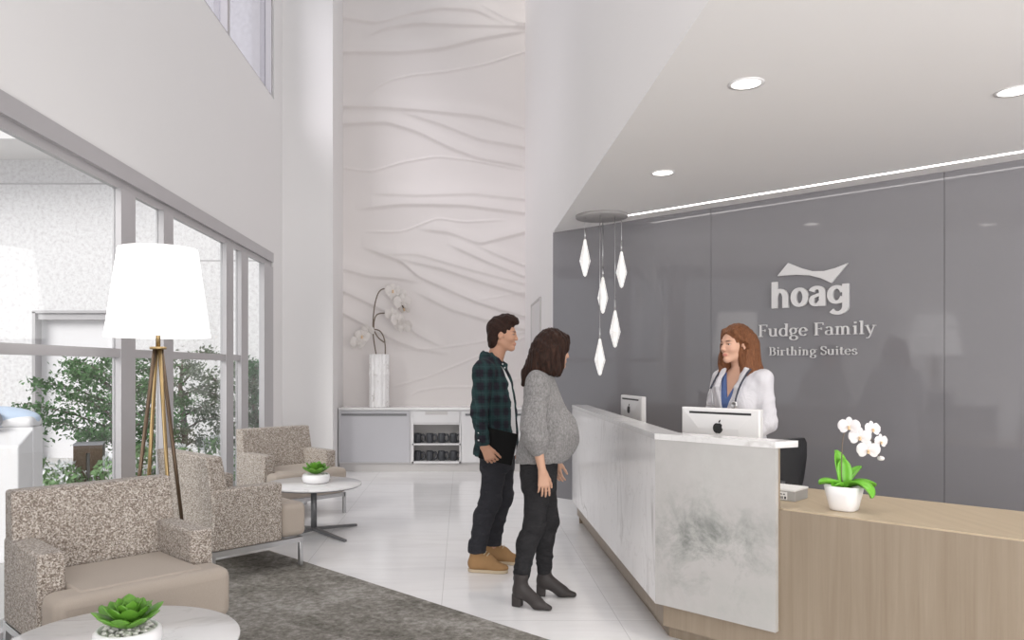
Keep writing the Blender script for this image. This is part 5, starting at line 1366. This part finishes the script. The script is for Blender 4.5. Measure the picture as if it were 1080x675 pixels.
# ---- doctor ------------------------------------------------------------------------------------
def make_doctor():
    t = thing('person', 'person with long auburn hair in white coat over blue scrubs, standing behind the desk', 'person', (1.66, 4.60, 0), R(212))
    Rm = rotm(-10, 0, 0); hc = (.035, -.005, 1.553); hs = .88
    sh_r, el_r, wr_r = (-.02, -.150, 1.350), (.0, -.215, 1.10), (.20, -.12, 1.00)
    sh_l, el_l, wr_l = (-.02, .150, 1.350), (-.008, .187, 1.095), (.19, .14, .99)
    F = Field((-.24, -.34, 0), (.42, .34, 1.69), .0038)
    build(F, [(loft([(.82, .0, 0, .10, .15), (.95, .0, 0, .09, .13), (1.08, .0, 0, .085, .12), (1.22, .012, 0, .105, .14), (1.33, -.01, 0, .08, .145), (1.40, -.015, 0, .055, .09)]), 0),
              (cap(sh_l, sh_r, .042, .042), .05), (cap((-.015, 0, 1.37), (.012, 0, 1.47), .050, .046), .03)])
    for sh, el, wr in ((sh_r, el_r, wr_r), (sh_l, el_l, wr_l)): build(F, [(cap(sh, el, .042, .036), .03), (cap(el, wr, .036, .023), .02)])
    for s in (-1, 1): build(F, leg_prims((.0, s*.08, .84), (.0, s*.085, .47), (-.02, s*.09, .09), .08, .05, .036)); build(F, [(cap((-.03, s*.09, .05), (.10, s*.095, .04), .03, .025), .02)])
    build(F, [(xf(p, Rm, hc, hs), k*hs, op) for p, k, op in head_prims(True)])
    build(F, hand_prims(wr_r, (.8, .45, -.3), (.3, .7, .5), curl=25, s=.92)); build(F, hand_prims(wr_l, (.85, -.4, -.3), (.3, -.7, .5), curl=25, s=.92))
    b, me, co = finish(F, 'body', M['skin'], t)
    paint(me, co, skin_tone((.62, .375, .27), (.50, .15, .13), Rm, hc, hs, (.11, .05, .03), .35))
    eyes(t, Rm, hc, hs)
    F = Field((-.22, -.22, 1.25), (.20, .22, 1.72), .004)
    H = [(ell((-.020, 0, .045), (.108, .090, .100)), 0, 'u'), (ell((-.045, 0, -.03), (.085, .090, .10)), .03, 'u'),
         (ell((.105, 0, -.040), (.085, .082, .115)), .012, 's'), (ell((.022, .10, -.030), (.046, .05, .062)), .010, 's'), 
         (cap((.052, .052, .085), (.02, .082, .035), .020, .014), .02, 'u'), (cap((.052, -.045, .09), (.035, -.078, -.01), .022, .020), .02, 'u'), (cap((.035, -.078, -.01), (.03, -.082, -.12), .022, .022), .02, 'u')]
    build(F, [(xf(p, Rm, hc, hs), k*hs, op) for p, k, op in H])
    wp = lambda p: tuple(np.array(hc)+Rm @ np.array(p)*hs)
    build(F, [(cap(wp((-.06, .05, .0)), wp((-.075, .090, -.19)), .062, .052), .05), (cap(wp((-.075, .09, -.19)), wp((-.085, .150, -.275)), .050, .016), .03), (cap(wp((-.03, .07, -.06)), wp((-.012, .085, -.215)), .036, .028), .03),
              (cap(wp((-.06, -.04, .0)), wp((-.05, -.085, -.20)), .06, .032), .04), (cap(wp((.02, -.08, -.09)), wp((.028, -.100, -.205)), .030, .024), .03), (cap(wp((-.075, .0, .0)), wp((-.10, .02, -.18)), .06, .05), .05)])
    F.add(xf(ell((.004, .092, -.014), (.020, .026, .026)), Rm, hc, hs), .004, 's')
    F.ripple((.0022, (110, 130, 20), (12, 8, 18)), (.0014, (210, -120, 16), (9, 20, 22))); finish(F, 'hair', M['hair_doc'], t)
    F = Field((-.2, -.25, .72), (.22, .25, 1.45), .006)
    build(F, [(loft([(.80, .0, 0, .115, .16), (1.0, .0, 0, .108, .15), (1.2, .012, 0, .122, .155), (1.33, -.005, 0, .095, .15), (1.41, -.015, 0, .068, .10)]), 0)])
    F.add((lambda X, Y, Z: np.maximum(np.abs(Y)-np.clip((Z-1.235)*.42, -.02, .075), -X), V3(0, -.1, 1.2), V3(.25, .1, 1.5)), .003, 's')
    finish(F, 'scrub_top', M['scrub'], t)
    F = Field((-.28, -.36, .60), (.34, .36, 1.47), .005)
    build(F, [(loft([(.64, -.01, 0, .150, .195), (.85, .0, 0, .140, .175), (1.05, .0, 0, .122, .150), (1.2, .008, 0, .132, .158), (1.32, -.012, 0, .112, .160), (1.38, -.022, 0, .088, .13), (1.43, -.03, 0, .066, .078)]), 0), (cap(sh_l, sh_r, .052, .052), .06)])
    F.add((lambda X, Y, Z: np.maximum(np.abs(Y)-np.clip((Z-1.10)*.30, -.02, .085), -X+.005), V3(0, -.12, 1.0), V3(.3, .12, 1.5)), .004, 's')
    for sh, el, wr in ((sh_r, el_r, wr_r), (sh_l, el_l, wr_l)):
        sh, el, wr = map(np.array, (sh, el, wr)); w2 = el+(wr-el)*.88
        build(F, [(cap(sh, el, .051, .050), .025), (cap(el, w2, .051, .043), .03)])
        for f_ in (.52, .80, 1.02): build(F, [(ell(sh+(el-sh)*f_, (.053, .053, .011), (R(16), R(20), 0)), .016)])
        F.add(cap(el+(wr-el)*.80, wr, .034, .034), .003, 's')
    for s in (-1, 1):                                     # lapels
        build(F, [(cap((.050, s*.078, 1.408), (.116, s*.075, 1.30), .009, .010, ((0, 1, 0), 2.4)), .012), (cap((.118, s*.075, 1.30), (.140, s*.014, 1.12), .009, .007, ((0, 1, 0), 2.4)), .008), (cap((-.06, s*.060, 1.438), (.05, s*.078, 1.408), .011, .009, ((0, 0, 1), 1.6)), .012)])
    F.add(cap((-.015, 0, 1.33), (.02, 0, 1.52), .060, .060), .004, 's')
    F.ripple((.0022, (36, 30, 18), (9, 12, 16)), (.0014, (-44, 52, 40), (10, 8, 22))); finish(F, 'coat', M['coat'], t)
    F = Field((-.2, -.26, .05), (.2, .26, .95), .007)
    build(F, [(loft([(.70, .0, 0, .11, .165), (.92, .0, 0, .10, .145)]), 0)])
    for s in (-1, 1): build(F, leg_prims((.0, s*.082, .82), (.0, s*.085, .47), (-.02, s*.09, .10), .095, .075, .068))
    finish(F, 'trousers', M['trouser'], t)
    for s in (-1, 1):
        heel = (-.085, s*.09, 0); F = Field((heel[0]-.08, heel[1]-.11, -.01), (heel[0]+.34, heel[1]+.13, .20), .006); shoe(F, heel, 0, 'boot')
        F.add((lambda X, Y, Z: .10-Z+0*X+0*Y, V3(-.3, -.3, .1), V3(.3, .3, .25)), 0, 's'); o, _, _ = finish(F, 'shoe', M['white_gloss'], t)
        F = Field((heel[0]-.08, heel[1]-.11, -.01), (heel[0]+.34, heel[1]+.13, .05), .006); sole(F, heel, 0); finish(F, 'sole', M['white_gloss'], o)
    return t
make_doctor()
t = thing('stethoscope', 'dark stethoscope hanging round the neck of the white coat', 'stethoscope', (1.66, 4.60, 0), R(212))
bm = bmesh.new()
pr = [(-.085, .0, 1.455), (-.07, .06, 1.452), (-.01, .098, 1.432), (.062, .108, 1.39), (.118, .100, 1.32), (.150, .095, 1.25), (.158, .092, 1.215)]
pl = [(-.085, .0, 1.455), (-.07, -.06, 1.452), (-.01, -.096, 1.432), (.065, -.100, 1.385), (.122, -.098, 1.32), (.146, -.095, 1.29)]
tube(bm, smooth_path(pr), .0058, 8); tube(bm, smooth_path(pl), .0058, 8); obj('tubing', bm, M['rubber'], t)
bm = bmesh.new()
for dy in (-.022, .022): tube(bm, smooth_path([(.146, -.095, 1.29), (.153, -.092+dy*.6, 1.26), (.156, -.092+dy, 1.20), (.168, -.065+dy, 1.19)]), .003, 6)
obj('ear_tubes', bm, M['steel'], t)
bm = bmesh.new(); Ms = Matrix.Translation((.163, .090, 1.20)) @ Euler((0, R(82), 0)).to_matrix().to_4x4()
v = lathe(bm, [(0, -.006), (.018, -.006), (.021, 0), (.021, .006), (.017, .010), (.014, .010), (.012, .006), (0, .006)], 24); bmesh.ops.transform(bm, matrix=Ms, verts=v); obj('chest_piece', bm, M['steel'], t)
# ------------------------------------------------------------------ camera, light, world
cam = bpy.data.cameras.new('camera'); co_ = bpy.data.objects.new('camera', cam); COL.objects.link(co_)
cam.sensor_fit = 'HORIZONTAL'; cam.sensor_width = 36; cam.lens = 27.0
cam.shift_x = (540-488)/1080; cam.shift_y = (387-337.5)/1080
co_.location = (0, 0, 1.42); co_.rotation_euler = (R(90), 0, 0); cam.clip_start = .05
scene.camera = co_
w = bpy.data.worlds.new('sky_fill'); scene.world = w; w.use_nodes = True; nt = w.node_tree; nt.nodes.clear()
bg = nt.nodes.new('ShaderNodeBackground'); out = nt.nodes.new('ShaderNodeOutputWorld')
bg.inputs[0].default_value = (.955, .965, 1.0, 1); bg.inputs[1].default_value = .67
nt.links.new(bg.outputs[0], out.inputs[0])
vs = scene.view_settings; vs.view_transform = 'Standard'; vs.look = 'None'; vs.gamma = 1; vs.use_curve_mapping = False; vs.exposure = 0.0
scene.cycles.use_denoising = True
scene.cycles.max_bounces = 10; scene.cycles.diffuse_bounces = 6; scene.cycles.transparent_max_bounces = 12
scene.cycles.caustics_reflective = False; scene.cycles.caustics_refractive = False

def area(name, loc, rot, sx, sy, energy, col=(1, 1, 1)):
    l = bpy.data.lights.new(name, 'AREA'); l.shape = 'RECTANGLE'; l.size = sx; l.size_y = sy; l.energy = energy; l.color = col
    o = bpy.data.objects.new(name, l); COL.objects.link(o); o.location = loc; o.rotation_euler = rot; return o
# added fill lamp behind the viewer, tilted up to brighten the soffit
area('rear_fill', (3.0, -2.6, 1.3), (R(118), 0, 0), 9, 2.5, 400, (1, .985, .965))

sky_fill = area('overhead_fill', (-.73, 4.6, 7.2), (0, 0, 0), 3.0, 11.5, 40, (1, .99, .975)); sky_fill.data.spread = R(115)  # unseen lamp added overhead to lift the floor and walls
l = bpy.data.lights.new('sun', 'SUN'); l.energy = 2.7; l.angle = R(32); l.color = (1, .97, .93)
o = bpy.data.objects.new('sun', l); COL.objects.link(o); o.rotation_euler = Vector((.58, .70, -.48)).to_track_quat('-Z', 'Y').to_euler()
